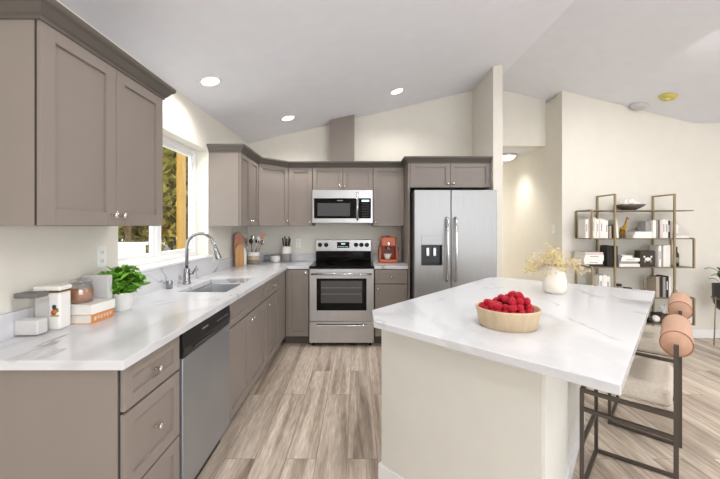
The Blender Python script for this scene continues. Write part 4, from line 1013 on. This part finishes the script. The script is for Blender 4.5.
for i in range(20):
    a = rr.uniform(0, 2*PI); L = rr.uniform(.11, .22); el = rr.uniform(1.3, 2.3); base = Vector((.03*math.cos(a), .03*math.sin(a), .285))
    h = rr.uniform(.02, .16); dirv = Vector((math.cos(a)*math.cos(el*.6), math.sin(a)*math.cos(el*.6), math.sin(el*.6)))
    top_ = base+Vector((dirv.x*.05, dirv.y*.05, h)); b2.tube([base, (base+top_)/2, top_], .003, 6)
    side = Vector((-math.sin(a), math.cos(a), 0)); prev = None; n = 7
    for k in range(n+1):
        s_ = k/n; p = top_+dirv*L*s_+Vector((0, 0, -.12*s_*s_*L/.2)); w_ = .026*math.sin(PI*min(1, s_*.92+.08))+.0008
        cur = (b.bm.verts.new(p-side*w_+Vector((0, 0, .006))), b.bm.verts.new(p), b.bm.verts.new(p+side*w_+Vector((0, 0, .006))))
        if prev:
            for q in range(2): b.bm.faces.new((prev[q], prev[q+1], cur[q+1], cur[q])).smooth = True
        prev = cur
b.build('leaves', PLANTL, t, fix=False); b2.build('stems', STEM, t)

# ------------------------------------------------------------------ ceiling fixtures
def on_ceiling(x): return math.atan(.2366) if x < XR else -math.atan(.25)
for (x, y, lb) in ((-1.168, 2.782, 'recessed ceiling light nearest the camera above the sink'), (-.793, 4.02, 'recessed ceiling light near the back left corner cabinets'), (.455, 3.985, 'recessed ceiling light above the refrigerator side of range')):
    t = thing('recessed_light', lb, 'ceiling light', (x, y, zc(x)-.001), 0, 'recessed ceiling lights'); t.rotation_euler = (0, -on_ceiling(x), 0)
    b = MB(); b.lathe([(.078, 0), (.088, -.004), (.083, -.009), (.068, -.006), (.066, 0)], 32); b.build('trim_ring', WHITE, t)
    b = MB(); b.lathe([(0, -.002), (.066, -.002), (.064, -.005), (0, -.006)], 32); b.build('lens', LAMP, t)
    l_ = light('can_light', 'SPOT', (x, y, zc(x)-.03), (0, 0, 0), 30, (1, .965, .91), spot_size=math.radians(150), spot_blend=.8, shadow_soft_size=.06)
t = thing('smoke_detector', 'yellowed round smoke detector on the sloped ceiling at right', 'smoke detector', (3.44, 3.872, zc(3.44)-.001)); t.rotation_euler = (0, -on_ceiling(3.44), 0)
b = MB(); b.lathe([(.08, 0), (.08, -.012), (.068, -.03), (.03, -.036), (0, -.037)], 32); b.build('housing', YELLOW, t)
b = MB(); b.lathe([(.03, -.0365), (.03, -.040), (0, -.041)], 20); b.build('sensor_cap', mat('pale_yellow', srgb(232, 220, 130), .5), t)
t = thing('ceiling_sensor', 'small grey dome where sloped ceiling meets the shelf wall', 'sensor', (3.39, 4.20, zc(3.39)-.001)); t.rotation_euler = (0, -on_ceiling(3.39), 0)
b = MB(); b.lathe([(.09, 0), (.088, -.02), (.06, -.04), (0, -.045)], 28); b.build('housing', mat('grey_white_plastic', srgb(205, 205, 205), .6), t)
t = thing('hall_light', 'round flush mount light on the hallway ceiling', 'ceiling light', (2.24, 5.26, 2.4395))
b = MB(); b.lathe([(.15, 0), (.155, -.02), (.145, -.03), (.13, -.03), (.13, 0)], 32); b.build('rim', NICKEL, t)
b = MB(); b.lathe([(.128, -.015), (.12, -.05), (.07, -.075), (0, -.085)], 32); b.build('glass_dome', emit('hall_dome', (1, .97, .92, 1), 1.6), t)
light('hall_lamp', 'AREA', (2.2, 5.26, 2.34), (0, 0, 0), 4, (1, .97, .92), shape='DISK', size=.26, spread=1.9)
light('hall_fill_far', 'AREA', (2.1, 7.4, 2.40), (0, 0, 0), 42, (1, .97, .92), shape='DISK', size=.26)  # unseen lamp added deeper in the hall to brighten its walls
